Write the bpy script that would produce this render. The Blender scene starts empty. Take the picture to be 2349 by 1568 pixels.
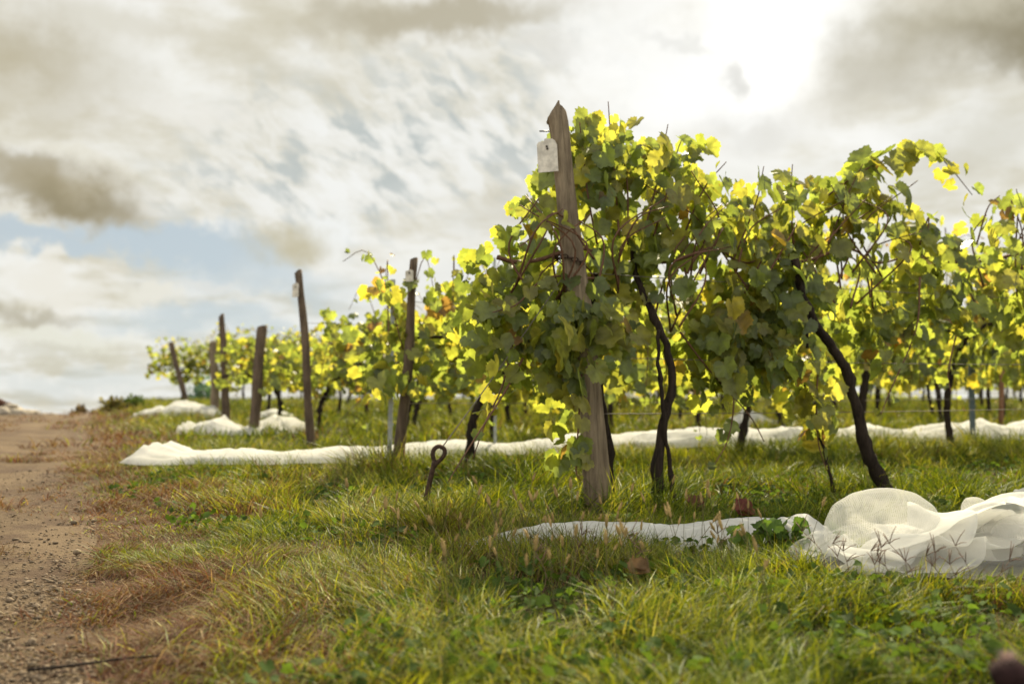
import bpy, bmesh, math, random
import numpy as np
from mathutils import Vector, Matrix

sc = bpy.context.scene
COL = sc.collection
rng = np.random.default_rng(7)
R = random.Random(11)
rad = math.radians

# ------------------------------------------------------------------ camera
PITCH = 4.75
SLOPE = 0.0462            # the ground climbs gently away from the camera
CAM_H = 0.70
cam_d = bpy.data.cameras.new('camera')
cam = bpy.data.objects.new('camera', cam_d)
COL.objects.link(cam)
cam.location = (0, 0, CAM_H)
cam.rotation_euler = (rad(90 + PITCH), 0, 0)
cam_d.lens = 35
cam_d.sensor_width = 36
cam_d.clip_start = 0.05
cam_d.clip_end = 5000
cam_d.dof.use_dof = True
cam_d.dof.focus_distance = 3.9
cam_d.dof.aperture_fstop = 1.9
sc.camera = cam
F = 2349 * 35 / 36
_fw = np.array([0, math.cos(rad(PITCH)), math.sin(rad(PITCH))])
_up = np.array([0, -math.sin(rad(PITCH)), math.cos(rad(PITCH))])
_rt = np.array([1.0, 0, 0])


def ray(px, py):
    """direction (depth 1) of a point of the photo, on a 2349 x 1566 sheet"""
    return _fw + (px - 1174.5) / F * _rt + (783 - py) / F * _up


def at(px, py, depth):
    return np.array([0, 0, CAM_H]) + ray(px, py) * depth


# ------------------------------------------------------------------ exposure
EXPO = 1.2
sc.view_settings.view_transform = 'Standard'
sc.view_settings.look = 'None'
sc.view_settings.gamma = 1
sc.view_settings.exposure = EXPO
sc.render.engine = 'CYCLES'
sc.cycles.max_bounces = 8
sc.cycles.diffuse_bounces = 4
sc.cycles.glossy_bounces = 2
sc.cycles.transmission_bounces = 5
sc.cycles.transparent_max_bounces = 24
sc.cycles.use_denoising = True
sc.cycles.sample_clamp_indirect = 6
sc.cycles.caustics_reflective = False
sc.cycles.caustics_refractive = False

# ------------------------------------------------------------------ sun
SUN_EL, SUN_AZ = 44.0, 11.0      # az: to the right of the view
sun_d = bpy.data.lights.new('sun', 'SUN')
sun = bpy.data.objects.new('sun', sun_d)
COL.objects.link(sun)
sun_d.energy = 5.0
sun_d.angle = rad(0.8)
sun_d.color = (1.0, 0.88, 0.61)
sv = Vector((math.sin(rad(SUN_AZ)) * math.cos(rad(SUN_EL)), math.cos(rad(SUN_AZ)) * math.cos(rad(SUN_EL)), math.sin(rad(SUN_EL))))
sun.rotation_euler = sv.to_track_quat('Z', 'Y').to_euler()
sun.location = (0, 0, 20)

# ------------------------------------------------------------------ sky
world = bpy.data.worlds.new('World')
sc.world = world
world.use_nodes = True
wt = world.node_tree
wt.nodes.clear()


class G:
    """tiny node graph helper"""
    def __init__(s, tree):
        s.t = tree

    def n(s, typ, ins=None, **props):
        nd = s.t.nodes.new(typ)
        for k, v in props.items():
            setattr(nd, k, v)
        for k, v in (ins or {}).items():
            s.put(nd.inputs[k], v)
        return nd

    def put(s, sock, v):
        if isinstance(v, bpy.types.NodeSocket):
            s.t.links.new(v, sock)
        else:
            sock.default_value = v

    def math(s, op, a, b=0.0, c=0.0, clamp=False):
        nd = s.t.nodes.new('ShaderNodeMath')
        nd.operation = op
        nd.use_clamp = clamp
        s.put(nd.inputs[0], a)
        s.put(nd.inputs[1], b)
        s.put(nd.inputs[2], c)
        return nd.outputs[0]

    def vmath(s, op, a, b=(0, 0, 0), scale=None):
        nd = s.t.nodes.new('ShaderNodeVectorMath')
        nd.operation = op
        s.put(nd.inputs[0], a)
        s.put(nd.inputs[1], b)
        if scale is not None:
            s.put(nd.inputs['Scale'], scale)
        return nd.outputs['Value'] if op in ('DOT_PRODUCT', 'LENGTH') else nd.outputs[0]

    def mix(s, f, a, b, blend='MIX'):
        nd = s.t.nodes.new('ShaderNodeMix')
        nd.data_type = 'RGBA'
        nd.blend_type = blend
        s.put(nd.inputs[0], f)
        s.put(nd.inputs[6], a if isinstance(a, bpy.types.NodeSocket) else (*a, 1))
        s.put(nd.inputs[7], b if isinstance(b, bpy.types.NodeSocket) else (*b, 1))
        return nd.outputs[2]

    def rng(s, v, a, b, c=0.0, d=1.0, smooth=True):
        nd = s.t.nodes.new('ShaderNodeMapRange')
        nd.interpolation_type = 'SMOOTHSTEP' if smooth else 'LINEAR'
        s.put(nd.inputs[0], v)
        for i, x in enumerate((a, b, c, d)):
            s.put(nd.inputs[1 + i], x)
        return nd.outputs[0]

    def noise(s, vec, scale, detail=3, rough=0.5, dist=0.0):
        nd = s.t.nodes.new('ShaderNodeTexNoise')
        s.put(nd.inputs['Vector'], vec)
        s.put(nd.inputs['Scale'], scale)
        s.put(nd.inputs['Detail'], detail)
        s.put(nd.inputs['Roughness'], rough)
        s.put(nd.inputs['Distortion'], dist)
        return nd


def lin(r, g, b):
    f = lambda c: (c / 255 / 12.92) if c / 255 <= 0.04045 else ((c / 255 + 0.055) / 1.055) ** 2.4
    return (f(r), f(g), f(b))


g = G(wt)
tc = g.n('ShaderNodeTexCoord')
nrm = tc.outputs['Generated']
sky = g.n('ShaderNodeTexSky', sky_type='NISHITA', sun_disc=False, sun_elevation=rad(SUN_EL), sun_rotation=rad(SUN_AZ))
WS = 0.1                                                   # background strength
SKYK = 1.0 / WS / (2 ** EXPO)

nz = g.noise(nrm, 6.0, 4, 0.55)
warp = g.vmath('SCALE', g.vmath('SUBTRACT', nz.outputs['Color'], (0.5, 0.5, 0.5)), scale=0.11)
nw = g.vmath('ADD', nrm, warp)
nz2 = g.noise(nrm, 22.0, 4, 0.6)
warp2 = g.vmath('SCALE', g.vmath('SUBTRACT', nz2.outputs['Color'], (0.5, 0.5, 0.5)), scale=0.07)
nw = g.vmath('ADD', nw, warp2)


def blob(px, py, sx, sy, rot=0.0, inner=0.15, amt=1.0):
    c = Vector(ray(px, py)).normalized()
    e1 = Vector((c.y, -c.x, 0)).normalized()
    e2 = e1.cross(c).normalized()
    a = rad(rot)
    f1 = e1 * math.cos(a) + e2 * math.sin(a)
    f2 = -e1 * math.sin(a) + e2 * math.cos(a)
    sub = g.vmath('SUBTRACT', nw, tuple(c))
    x = g.math('DIVIDE', g.vmath('DOT_PRODUCT', sub, tuple(f1)), sx / F)
    y = g.math('DIVIDE', g.vmath('DOT_PRODUCT', sub, tuple(f2)), sy / F)
    r2 = g.math('ADD', g.math('MULTIPLY', x, x), g.math('MULTIPLY', y, y))
    r = g.math('SQRT', r2)
    return g.rng(r, 1.15, inner, 0.0, amt)


# cream cloud deck: one flat layer seen in perspective, so it closes up towards the horizon
sp_ = g.n('ShaderNodeSeparateXYZ', {0: nrm})
inv = g.math('DIVIDE', 1.0, g.math('ADD', g.math('MAXIMUM', sp_.outputs[2], 0.0), 0.16))
plane = g.n('ShaderNodeCombineXYZ', {0: g.math('MULTIPLY', sp_.outputs[0], inv), 1: g.math('MULTIPLY', sp_.outputs[1], inv)}).outputs[0]
nb = g.noise(g.vmath('ADD', plane, (3.7, 1.9, 0.0)), 1.9, 6, 0.58, 0.25)
nb2 = g.noise(g.vmath('ADD', plane, (8.1, 4.2, 0.0)), 5.5, 5, 0.6, 0.2)
dens = g.math('ADD', g.math('MULTIPLY', nb.outputs[0], 0.65), g.math('MULTIPLY', nb2.outputs[0], 0.35))
ramp = g.n('ShaderNodeValToRGB', {0: dens})
cr = ramp.color_ramp
cr.interpolation = 'B_SPLINE'
stops = [(0.36, lin(206, 200, 179)), (0.44, lin(222, 218, 202)), (0.50, lin(235, 233, 223)), (0.56, lin(246, 246, 241)), (0.64, lin(238, 237, 229))]
cr.elements[0].position, cr.elements[0].color = stops[0][0], (*stops[0][1], 1)
cr.elements[1].position, cr.elements[1].color = stops[-1][0], (*stops[-1][1], 1)
for p_, c_ in stops[1:-1]:
    e_ = cr.elements.new(p_)
    e_.color = (*c_, 1)
deck = ramp.outputs[0]
# ripples of high cloud running diagonally over the blue
c0 = Vector(ray(900, 380)).normalized()
e1 = Vector((c0.y, -c0.x, 0)).normalized()
e2 = e1.cross(c0)
aa = rad(-36)
f1 = e1 * math.cos(aa) + e2 * math.sin(aa)
f2 = -e1 * math.sin(aa) + e2 * math.cos(aa)
nr = g.vmath('ADD', nrm, g.vmath('SCALE', warp2, scale=0.35))
rv = g.n('ShaderNodeCombineXYZ', {0: g.math('MULTIPLY', g.vmath('DOT_PRODUCT', nr, tuple(f1)), 16.0),
                                  1: g.math('MULTIPLY', g.vmath('DOT_PRODUCT', nr, tuple(f2)), 40.0)})
rip = g.noise(rv.outputs[0], 1.0, 4, 0.6, 0.3)
ripm = g.rng(rip.outputs[0], 0.46, 0.62)
ripw = g.rng(rip.outputs[0], 0.50, 0.36)
zone = blob(900, 330, 640, 230, 16, 0.2)
deck = g.mix(g.math('MULTIPLY', zone, 0.35), deck, lin(228, 228, 221))
deck = g.mix(g.math('MULTIPLY', g.math('MULTIPLY', zone, ripm), 0.85), deck, lin(184, 192, 191))
deck = g.mix(g.math('MULTIPLY', g.math('MULTIPLY', zone, ripw), 0.8), deck, lin(246, 247, 244))
# blue openings
blue = g.mix(0.8, g.vmath('SCALE', sky.outputs[0], scale=WS), lin(194, 205, 209))
for b in ((430, 565, 300, 58, -4, 0.4, 1.0), (90, 550, 190, 34, 0, 0.4, 0.95), (600, 640, 280, 60, 0, 0.2, 0.75),
          (450, 740, 260, 60, 0, 0.1, 0.8), (180, 870, 300, 50, 0, 0.1, 0.5), (640, 760, 200, 70, 0, 0.1, 0.6)):
    deck = g.mix(blob(*b), deck, blue)
# sunlit white and sun glow
for b, c in (((1670, 150, 460, 270, 0, 0.05, 0.95), (1.06, 1.055, 1.02)), ((1780, 20, 230, 250, 20, 0.0, 1.0), (1.25, 1.24, 1.18)),
             ((1540, 240, 300, 110, -10, 0.1, 0.7), (1.05, 1.05, 1.02)), ((1950, 330, 260, 70, -25, 0.1, 0.6), (1.0, 1.0, 0.97)), ((755, 505, 80, 66, 0, 0.3, 0.95), lin(245, 247, 245)),
             ((500, 248, 200, 30, 0, 0.1, 0.7), lin(240, 238, 230)), ((110, 650, 130, 46, -14, 0.3, 0.9), lin(238, 235, 224)),
             ((180, 345, 170, 40, -14, 0.2, 0.7), lin(232, 228, 212)),
             ((130, 775, 250, 40, -6, 0.2, 0.8), lin(230, 229, 213)), ((370, 668, 100, 30, -8, 0.3, 0.95), lin(234, 232, 220)),
             ((520, 655, 100, 20, 0, 0.2, 0.6), lin(231, 230, 223)), ((1060, 620, 400, 60, 0, 0.1, 0.6), lin(234, 235, 231))):
    deck = g.mix(blob(*b), deck, c)
# grey and tan shaded cloud
for b, c in (((130, 425, 250, 92, -7, 0.0, 1.0), lin(172, 162, 135)), ((170, 468, 190, 54, -5, 0.0, 0.9), lin(152, 142, 114)), ((30, 375, 120, 50, 0, 0.1, 0.7), lin(170, 160, 133)),
             ((30, 110, 330, 110, -10, 0.0, 0.8), lin(186, 177, 150)), ((20, 220, 240, 60, -5, 0.0, 0.6), lin(200, 193, 170)),
             ((1010, 40, 340, 62, 4, 0.2, 0.95), lin(188, 181, 160)), ((640, 160, 190, 60, -4, 0.1, 0.5), lin(205, 200, 181)), ((330, 60, 300, 60, 0, 0.1, 0.5), lin(206, 200, 180)),
             ((2240, 75, 300, 105, 0, 0.1, 0.95), lin(184, 178, 157)), ((2335, 90, 190, 75, 0, 0.1, 0.85), lin(148, 140, 116)), ((2080, 190, 240, 90, 0, 0.1, 0.6), lin(200, 196, 182)),
             ((1720, 300, 190, 70, 0, 0.1, 0.5), lin(213, 211, 203)), ((2240, 370, 250, 110, 30, 0.1, 0.6), lin(208, 205, 190)),
             ((680, 545, 110, 60, 20, 0.0, 0.9), lin(198, 191, 164)), ((1200, 470, 200, 90, 15, 0.1, 0.6), lin(216, 214, 204)),
             ((40, 715, 170, 30, -4, 0.2, 0.85), lin(186, 180, 160)), ((140, 810, 240, 22, 0, 0.1, 0.6), lin(205, 202, 184)),
             ((1665, 165, 40, 40, 70, 0.1, 0.6), lin(205, 204, 198)), ((1540, 90, 130, 24, -10, 0.1, 0.4), lin(216, 216, 210)), ((1280, 120, 130, 40, -10, 0.1, 0.5), lin(214, 212, 204))):
    deck = g.mix(blob(*b), deck, c)
# added fill: unseen clouds overhead and behind the camera brightened to lift shaded leaves
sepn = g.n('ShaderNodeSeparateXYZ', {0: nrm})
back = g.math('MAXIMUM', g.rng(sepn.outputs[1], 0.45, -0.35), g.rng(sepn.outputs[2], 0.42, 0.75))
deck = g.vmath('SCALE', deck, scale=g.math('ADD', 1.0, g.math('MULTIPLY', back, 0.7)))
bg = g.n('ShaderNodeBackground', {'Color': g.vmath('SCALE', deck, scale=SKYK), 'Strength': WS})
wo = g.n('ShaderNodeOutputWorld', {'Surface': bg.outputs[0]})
world.cycles.sampling_method = 'MANUAL'
world.cycles.sample_map_resolution = 512


# ------------------------------------------------------------------ noise + terrain
_H = rng.random((256, 256))


def vnoise(x, y, seed=0):
    x = np.asarray(x, float) + seed * 17.31
    y = np.asarray(y, float) + seed * 9.17
    xi = np.floor(x).astype(int)
    yi = np.floor(y).astype(int)
    fx = x - xi
    fy = y - yi
    fx = fx * fx * (3 - 2 * fx)
    fy = fy * fy * (3 - 2 * fy)
    h = lambda a, b: _H[a % 256, b % 256]
    return (h(xi, yi) * (1 - fx) + h(xi + 1, yi) * fx) * (1 - fy) + (h(xi, yi + 1) * (1 - fx) + h(xi + 1, yi + 1) * fx) * fy


def fbm(x, y, seed=0):
    return (vnoise(x, y, seed) + 0.5 * vnoise(x * 2.1, y * 2.1, seed + 3) + 0.25 * vnoise(x * 4.3, y * 4.3, seed + 5)) / 1.75


def edge_off(x, y):
    """metres to the right of the track's right edge (ragged)"""
    base = x + 0.12 + 0.413 * y
    return base * 0.924 + (fbm(x * 1.6 + y * 0.4, y * 1.1, 2) - 0.5) * 0.7 + (fbm(x * 7, y * 7, 4) - 0.5) * 0.35


def sstep(v, a, b):
    t = np.clip((v - a) / (b - a), 0, 1)
    return t * t * (3 - 2 * t)


def terrain(x, y):
    x = np.asarray(x, float)
    y = np.asarray(y, float)
    off = (x + 0.12 + 0.413 * y) * 0.924
    y0 = 19.0 + 8.0 * sstep(off, -0.3, 1.2)
    z = SLOPE * np.minimum(y, 60)
    d = np.maximum(y - y0, 0)
    z = z - np.minimum(0.014 * d * d, 14.0)
    z = z + (fbm(x * 0.9, y * 0.9, 1) - 0.5) * 0.05 * sstep(off, 0.0, 1.0)
    z = z + 0.03 * sstep(off, 0.0, 0.8)
    return z


def ground(px, py):
    """the ground point that the photo shows at (px, py)"""
    r = ray(px, py)
    d = 2.0
    for _ in range(60):
        p = np.array([0, 0, CAM_H]) + r * d
        err = p[2] - float(terrain(p[0], p[1]))
        d += err / max(0.02, (SLOPE * r[1] - r[2])) * 0.7
        d = min(max(d, 0.6), 45)
    p = np.array([0, 0, CAM_H]) + r * d
    p[2] = float(terrain(p[0], p[1]))
    return p, d


# ------------------------------------------------------------------ object helpers
def tag(o, label=None, cat=None, group=None, kind=None):
    if label:
        o['label'] = label
    if cat:
        o['category'] = cat
    if group:
        o['group'] = group
    if kind:
        o['kind'] = kind
    return o


def thing(name, loc, label, cat, group=None, rz=0.0):
    o = bpy.data.objects.new(name, None)
    o.empty_display_size = 0.1
    o.location = tuple(loc)
    o.rotation_euler = (0, 0, rz)
    COL.objects.link(o)
    return tag(o, label, cat, group)


def mesh_np(name, verts, faces_list, mat, colors=None, smooth=False, uv=None):
    """faces_list: list of (k, n) int arrays of n-gons"""
    me = bpy.data.meshes.new(name)
    verts = np.asarray(verts, np.float32)
    me.vertices.add(len(verts))
    me.vertices.foreach_set('co', verts.ravel())
    loops = np.concatenate([np.asarray(f, np.int32).ravel() for f in faces_list])
    tot = np.concatenate([np.full(len(f), np.asarray(f).shape[1], np.int32) for f in faces_list])
    start = np.concatenate([[0], np.cumsum(tot)[:-1]]).astype(np.int32)
    me.loops.add(len(loops))
    me.loops.foreach_set('vertex_index', loops)
    me.polygons.add(len(tot))
    me.polygons.foreach_set('loop_start', start)
    me.polygons.foreach_set('loop_total', tot)
    if smooth:
        me.polygons.foreach_set('use_smooth', np.ones(len(tot), bool))
    if colors is not None:
        at_ = me.color_attributes.new('tint', 'FLOAT_COLOR', 'POINT')
        c = np.ones((len(verts), 4), np.float32)
        c[:, :3] = colors
        at_.data.foreach_set('color', c.ravel())
    if uv is not None:
        ul = me.uv_layers.new(name='uv')
        ul.data.foreach_set('uv', np.asarray(uv, np.float32)[loops].ravel())
    me.materials.append(mat)
    me.update(calc_edges=True)
    return me


def link(name, me, parent=None):
    o = bpy.data.objects.new(name, me)
    COL.objects.link(o)
    if parent is not None:
        o.parent = parent
    return o


def tube_arrays(pts, radii, n=7, wob=0.0, seed=0, cap=True):
    pts = np.asarray(pts, float)
    radii = np.broadcast_to(np.asarray(radii, float), (len(pts),))
    rr = np.random.default_rng(seed)
    V = []
    t = np.gradient(pts, axis=0)
    t /= np.linalg.norm(t, axis=1)[:, None] + 1e-9
    ref = np.array([0.0, 1.0, 0.0]) if abs(t[0, 1]) < 0.8 else np.array([1.0, 0, 0])
    ang = np.linspace(0, 2 * math.pi, n, endpoint=False)
    for i in range(len(pts)):
        a = np.cross(t[i], ref)
        a /= np.linalg.norm(a) + 1e-9
        b = np.cross(t[i], a)
        r = radii[i] * (1 + wob * (rr.random(n) - 0.5) * 2)
        V.append(pts[i] + (np.cos(ang) * r)[:, None] * a + (np.sin(ang) * r)[:, None] * b)
    V = np.concatenate(V)
    i = np.arange(len(pts) - 1)[:, None] * n
    k = np.arange(n)[None]
    q = np.stack([i + k, i + (k + 1) % n, i + n + (k + 1) % n, i + n + k], -1).reshape(-1, 4)
    fl = [q]
    if cap:
        V = np.concatenate([V, pts[:1], pts[-1:]])
        m = len(V)
        kk = np.arange(n)
        t1 = np.stack([(kk + 1) % n, kk, np.full(n, m - 2)], -1)
        o = (len(pts) - 1) * n
        t2 = np.stack([o + kk, o + (kk + 1) % n, np.full(n, m - 1)], -1)
        fl.append(np.concatenate([t1, t2]))
    return V, fl


def join_arrays(parts):
    V, out, off = [], {}, 0
    for v, fl in parts:
        V.append(v)
        for f in fl:
            out.setdefault(f.shape[1], []).append(f + off)
        off += len(v)
    return np.concatenate(V), [np.concatenate(x) for x in out.values()]


def smooth_path(pts, n):
    """Catmull-Rom through pts, n samples"""
    p = np.asarray(pts, float)
    p = np.concatenate([[2 * p[0] - p[1]], p, [2 * p[-1] - p[-2]]])
    out = []
    u = np.linspace(0, len(p) - 3 - 1e-6, n)
    for x in u:
        i = int(x)
        t = x - i
        a, b, c, d = p[i], p[i + 1], p[i + 2], p[i + 3]
        out.append(0.5 * ((2 * b) + (c - a) * t + (2 * a - 5 * b + 4 * c - d) * t * t + (3 * b - a - 3 * c + d) * t ** 3))
    return np.array(out)


# ------------------------------------------------------------------ materials
def new_mat(name):
    m = bpy.data.materials.new(name)
    m.use_nodes = True
    m.node_tree.nodes.clear()
    return m, G(m.node_tree)


def out(g, shader):
    g.n('ShaderNodeOutputMaterial', {'Surface': shader})


def leafy_mat(name, trans=0.45, tmul=(1.9, 1.75, 0.7), rough=0.45, spec=0.35, varscale=25.0, spots=False):
    m, g = new_mat(name)
    at_ = g.n('ShaderNodeAttribute', attribute_name='tint')
    geo = g.n('ShaderNodeTexCoord')
    nn = g.noise(geo.outputs['Object'], varscale, 3)
    v = g.rng(nn.outputs[0], 0.3, 0.7, 0.72, 1.25)
    col = g.vmath('SCALE', at_.outputs['Color'], scale=v)
    if spots:
        ns = g.noise(geo.outputs['Object'], 34.0, 4, 0.7)
        nl = g.noise(geo.outputs['Object'], 5.0, 2, 0.5)
        f_ = g.math('MULTIPLY', g.rng(ns.outputs[0], 0.60, 0.68), g.rng(nl.outputs[0], 0.45, 0.65))
        col = g.mix(g.math('MULTIPLY', f_, 0.8), col, (0.13, 0.065, 0.022))
    p = g.n('ShaderNodeBsdfPrincipled', {'Base Color': col, 'Roughness': rough, 'Specular IOR Level': spec})
    t = g.n('ShaderNodeBsdfTranslucent', {'Color': g.vmath('MULTIPLY', col, tmul)})
    mx = g.n('ShaderNodeMixShader', {0: trans, 1: p.outputs[0], 2: t.outputs[0]})
    out(g, mx.outputs[0])
    return m


M_LEAF = leafy_mat('vine_leaf', 0.62, (2.4, 2.28, 0.9), 0.42, 0.6, 18.0, spots=True)
M_GRASS = leafy_mat('grass_blade', 0.3, (2.0, 1.75, 0.5), 0.55, 0.16, 6.0)
M_DRYGRASS = leafy_mat('dry_grass_blade', 0.3, (1.4, 1.15, 0.7), 0.7, 0.15, 6.0)
M_WEED = leafy_mat('weed_leaf', 0.35, (1.9, 1.8, 0.7), 0.75, 0.08, 20.0)


def wood_mat(name, dark, light, scale=(30, 30, 1.6), bump=0.5, rough=0.85):
    m, g = new_mat(name)
    tcn = g.n('ShaderNodeTexCoord')
    v = g.vmath('MULTIPLY', tcn.outputs['Object'], scale)
    n1 = g.noise(v, 1.6, 6, 0.65, 0.6)
    n2 = g.noise(tcn.outputs['Object'], 5.0, 4, 0.6)
    f = g.math('ADD', g.math('MULTIPLY', g.rng(n1.outputs[0], 0.3, 0.7), 0.65), g.math('MULTIPLY', g.rng(n2.outputs[0], 0.3, 0.72), 0.35))
    col = g.mix(f, dark, light)
    bp = g.n('ShaderNodeBump', {'Strength': bump, 'Distance': 0.02, 'Height': n1.outputs[0]})
    p = g.n('ShaderNodeBsdfPrincipled', {'Base Color': col, 'Roughness': rough, 'Specular IOR Level': 0.2, 'Normal': bp.outputs[0]})
    out(g, p.outputs[0])
    return m


M_POST = wood_mat('weathered_wood', (0.08, 0.058, 0.04), (0.28, 0.22, 0.15))
M_POSTD = wood_mat('dark_wood', (0.045, 0.032, 0.024), (0.16, 0.115, 0.08), (22, 22, 1.6))
M_BARK = wood_mat('vine_bark', (0.009, 0.006, 0.005), (0.048, 0.033, 0.024), (60, 60, 5), 0.9, 0.9)
M_CANE = wood_mat('cane_bark', (0.06, 0.03, 0.018), (0.17, 0.085, 0.05), (80, 80, 8), 0.3, 0.6)
M_REDPOST = wood_mat('red_brown_wood', (0.12, 0.06, 0.03), (0.3, 0.16, 0.09), (30, 30, 2))


def plain_mat(name, col, rough=0.6, metal=0.0, spec=0.4, var=0.2, scale=20.0, bump=0.1):
    m, g = new_mat(name)
    tcn = g.n('ShaderNodeTexCoord')
    n1 = g.noise(tcn.outputs['Object'], scale, 5, 0.6)
    k = g.rng(n1.outputs[0], 0.25, 0.75, 1 - var, 1 + var)
    c = g.vmath('SCALE', tuple(col), scale=k)
    bp = g.n('ShaderNodeBump', {'Strength': bump, 'Distance': 0.01, 'Height': n1.outputs[0]})
    p = g.n('ShaderNodeBsdfPrincipled', {'Base Color': c, 'Roughness': rough, 'Metallic': metal, 'Specular IOR Level': spec, 'Normal': bp.outputs[0]})
    out(g, p.outputs[0])
    return m


M_STEEL = plain_mat('galvanised_steel', (0.33, 0.35, 0.36), 0.5, 0.6, 0.5, 0.25)
M_DSTEEL = plain_mat('dull_steel', (0.10, 0.13, 0.15), 0.6, 0.4, 0.4, 0.25)
M_RUST = plain_mat('rusty_iron', (0.055, 0.032, 0.022), 0.75, 0.5, 0.4, 0.5, 60, 0.4)
M_PLATE = plain_mat('pale_painted_metal', (0.50, 0.46, 0.40), 0.6, 0.0, 0.3, 0.32, 22)
M_NAIL = plain_mat('nail_head', (0.10, 0.09, 0.08), 0.5, 0.6)
M_WIRE = plain_mat('wire_steel', (0.16, 0.14, 0.12), 0.75, 0.2, 0.25, 0.2)
M_STONE = plain_mat('pale_stone', (0.3, 0.26, 0.21), 0.9, 0, 0.2, 0.45, 14, 0.4)
M_SEED = plain_mat('foxtail_seed', (0.27, 0.19, 0.075), 0.8, 0, 0.2, 0.3, 60)
M_DRYLEAF = leafy_mat('dry_leaf', 0.2, (1.3, 1.1, 0.8), 0.8, 0.1, 30)
M_FOXSTEM = plain_mat('foxtail_stem', (0.10, 0.085, 0.03), 0.8)
M_DRYSTEM = plain_mat('dry_stem', (0.13, 0.075, 0.05), 0.8)
M_DARKHEAD = plain_mat('dark_flower_head', (0.03, 0.016, 0.016), 0.9, 0, 0.1, 0.4, 60, 0.6)
M_PALEHEAD = plain_mat('pale_flower_tuft', (0.5, 0.36, 0.33), 0.9, 0, 0.1, 0.2, 60)


def net_mat(name, opacity=0.8, weave=True, amp=0.2):
    m, g = new_mat(name)
    uv = g.n('ShaderNodeUVMap')
    tcn = g.n('ShaderNodeTexCoord')
    n1 = g.noise(tcn.outputs['Object'], 7.0, 4, 0.6)
    col = g.mix(g.rng(n1.outputs[0], 0.35, 0.75), (0.68, 0.675, 0.645), (0.77, 0.765, 0.74))
    d = g.n('ShaderNodeBsdfDiffuse', {'Color': col})
    t = g.n('ShaderNodeBsdfTranslucent', {'Color': col})
    dt = g.n('ShaderNodeMixShader', {0: 0.52, 1: d.outputs[0], 2: t.outputs[0]})
    tr = g.n('ShaderNodeBsdfTransparent')
    if weave:
        s = g.n('ShaderNodeSeparateXYZ', {0: uv.outputs[0]})
        wx = g.math('ABSOLUTE', g.math('SINE', g.math('MULTIPLY', s.outputs[0], 3.14159 / 0.0065)))
        wy = g.math('ABSOLUTE', g.math('SINE', g.math('MULTIPLY', s.outputs[1], 3.14159 / 0.0065)))
        th = g.math('MAXIMUM', wx, wy)
        op = g.rng(th, 0.6, 0.95, opacity - amp, opacity + amp * 0.6)
    else:
        op = opacity
    mx = g.n('ShaderNodeMixShader', {0: op, 1: tr.outputs[0], 2: dt.outputs[0]})
    out(g, mx.outputs[0])
    return m


M_NET = net_mat('bird_net_mesh', 0.66, False)
M_NETD = net_mat('bird_net_dense', 0.86, False)

# ------------------------------------------------------------------ ground and track
m, g = new_mat('soil_under_grass')
att = g.n('ShaderNodeAttribute', attribute_name='tint')
tcn = g.n('ShaderNodeTexCoord')
n1 = g.noise(tcn.outputs['Object'], 2.0, 6, 0.65)
n2 = g.noise(tcn.outputs['Object'], 30.0, 4, 0.6)
c = g.mix(g.rng(n1.outputs[0], 0.35, 0.65), (0.03, 0.034, 0.008), (0.055, 0.055, 0.014))
c = g.mix(g.rng(n2.outputs[0], 0.35, 0.7), c, (0.03, 0.022, 0.010))
c = g.mix(g.math('MULTIPLY', g.n('ShaderNodeSeparateColor', {0: att.outputs['Color']}).outputs[0], 0.85), c, (0.075, 0.042, 0.027))
bp = g.n('ShaderNodeBump', {'Strength': 0.6, 'Distance': 0.04, 'Height': n2.outputs[0]})
p = g.n('ShaderNodeBsdfPrincipled', {'Base Color': c, 'Roughness': 0.95, 'Specular IOR Level': 0.1, 'Normal': bp.outputs[0]})
out(g, p.outputs[0])
M_SOIL = m

ys = np.concatenate([np.arange(-6, 34, 0.3), np.geomspace(34.2, 3000, 60)])
xs_in = np.arange(-24, 34, 0.4)
xs = np.concatenate([-np.geomspace(24.5, 2500, 40)[::-1], xs_in, np.geomspace(34.5, 2500, 40)])
X, Y = np.meshgrid(xs, ys)
Z = terrain(X, Y)
Z = Z - 0.07 * (1 - sstep(edge_off(X, Y), -0.6, -0.2)) * sstep(edge_off(X, Y), -3.2, -2.8) * sstep(60 - Y, 0, 20)
nx, ny = len(xs), len(ys)
i = np.arange(ny - 1)[:, None] * nx
k = np.arange(nx - 1)[None]
q = np.stack([i + k, i + k + 1, i + nx + k + 1, i + nx + k], -1).reshape(-1, 4)
me = mesh_np('ground', np.stack([X, Y, Z], -1).reshape(-1, 3), [q], M_SOIL, np.repeat((1 - sstep(edge_off(X, Y), 0.2, 1.3)).reshape(-1, 1), 3, 1), smooth=True)
tag(link('ground', me), kind='structure')

m, g = new_mat('track_dirt')
tcn = g.n('ShaderNodeTexCoord')
n1 = g.noise(tcn.outputs['Object'], 1.5, 6, 0.6)
n2 = g.noise(tcn.outputs['Object'], 26.0, 6, 0.7)
n3 = g.noise(tcn.outputs['Object'], 2.4, 5, 0.65)
c = g.mix(g.rng(n1.outputs[0], 0.3, 0.7), (0.08, 0.053, 0.031), (0.135, 0.094, 0.057))
c = g.mix(g.math('MULTIPLY', g.rng(n2.outputs[0], 0.45, 0.75), 0.55), c, (0.085, 0.06, 0.042))
c = g.mix(g.math('MULTIPLY', g.rng(n3.outputs[0], 0.48, 0.60), 0.85), c, (0.066, 0.041, 0.026))
bp = g.n('ShaderNodeBump', {'Strength': 0.9, 'Distance': 0.03, 'Height': n2.outputs[0]})
p = g.n('ShaderNodeBsdfPrincipled', {'Base Color': c, 'Roughness': 0.95, 'Specular IOR Level': 0.15, 'Normal': bp.outputs[0]})
out(g, p.outputs[0])
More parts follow.
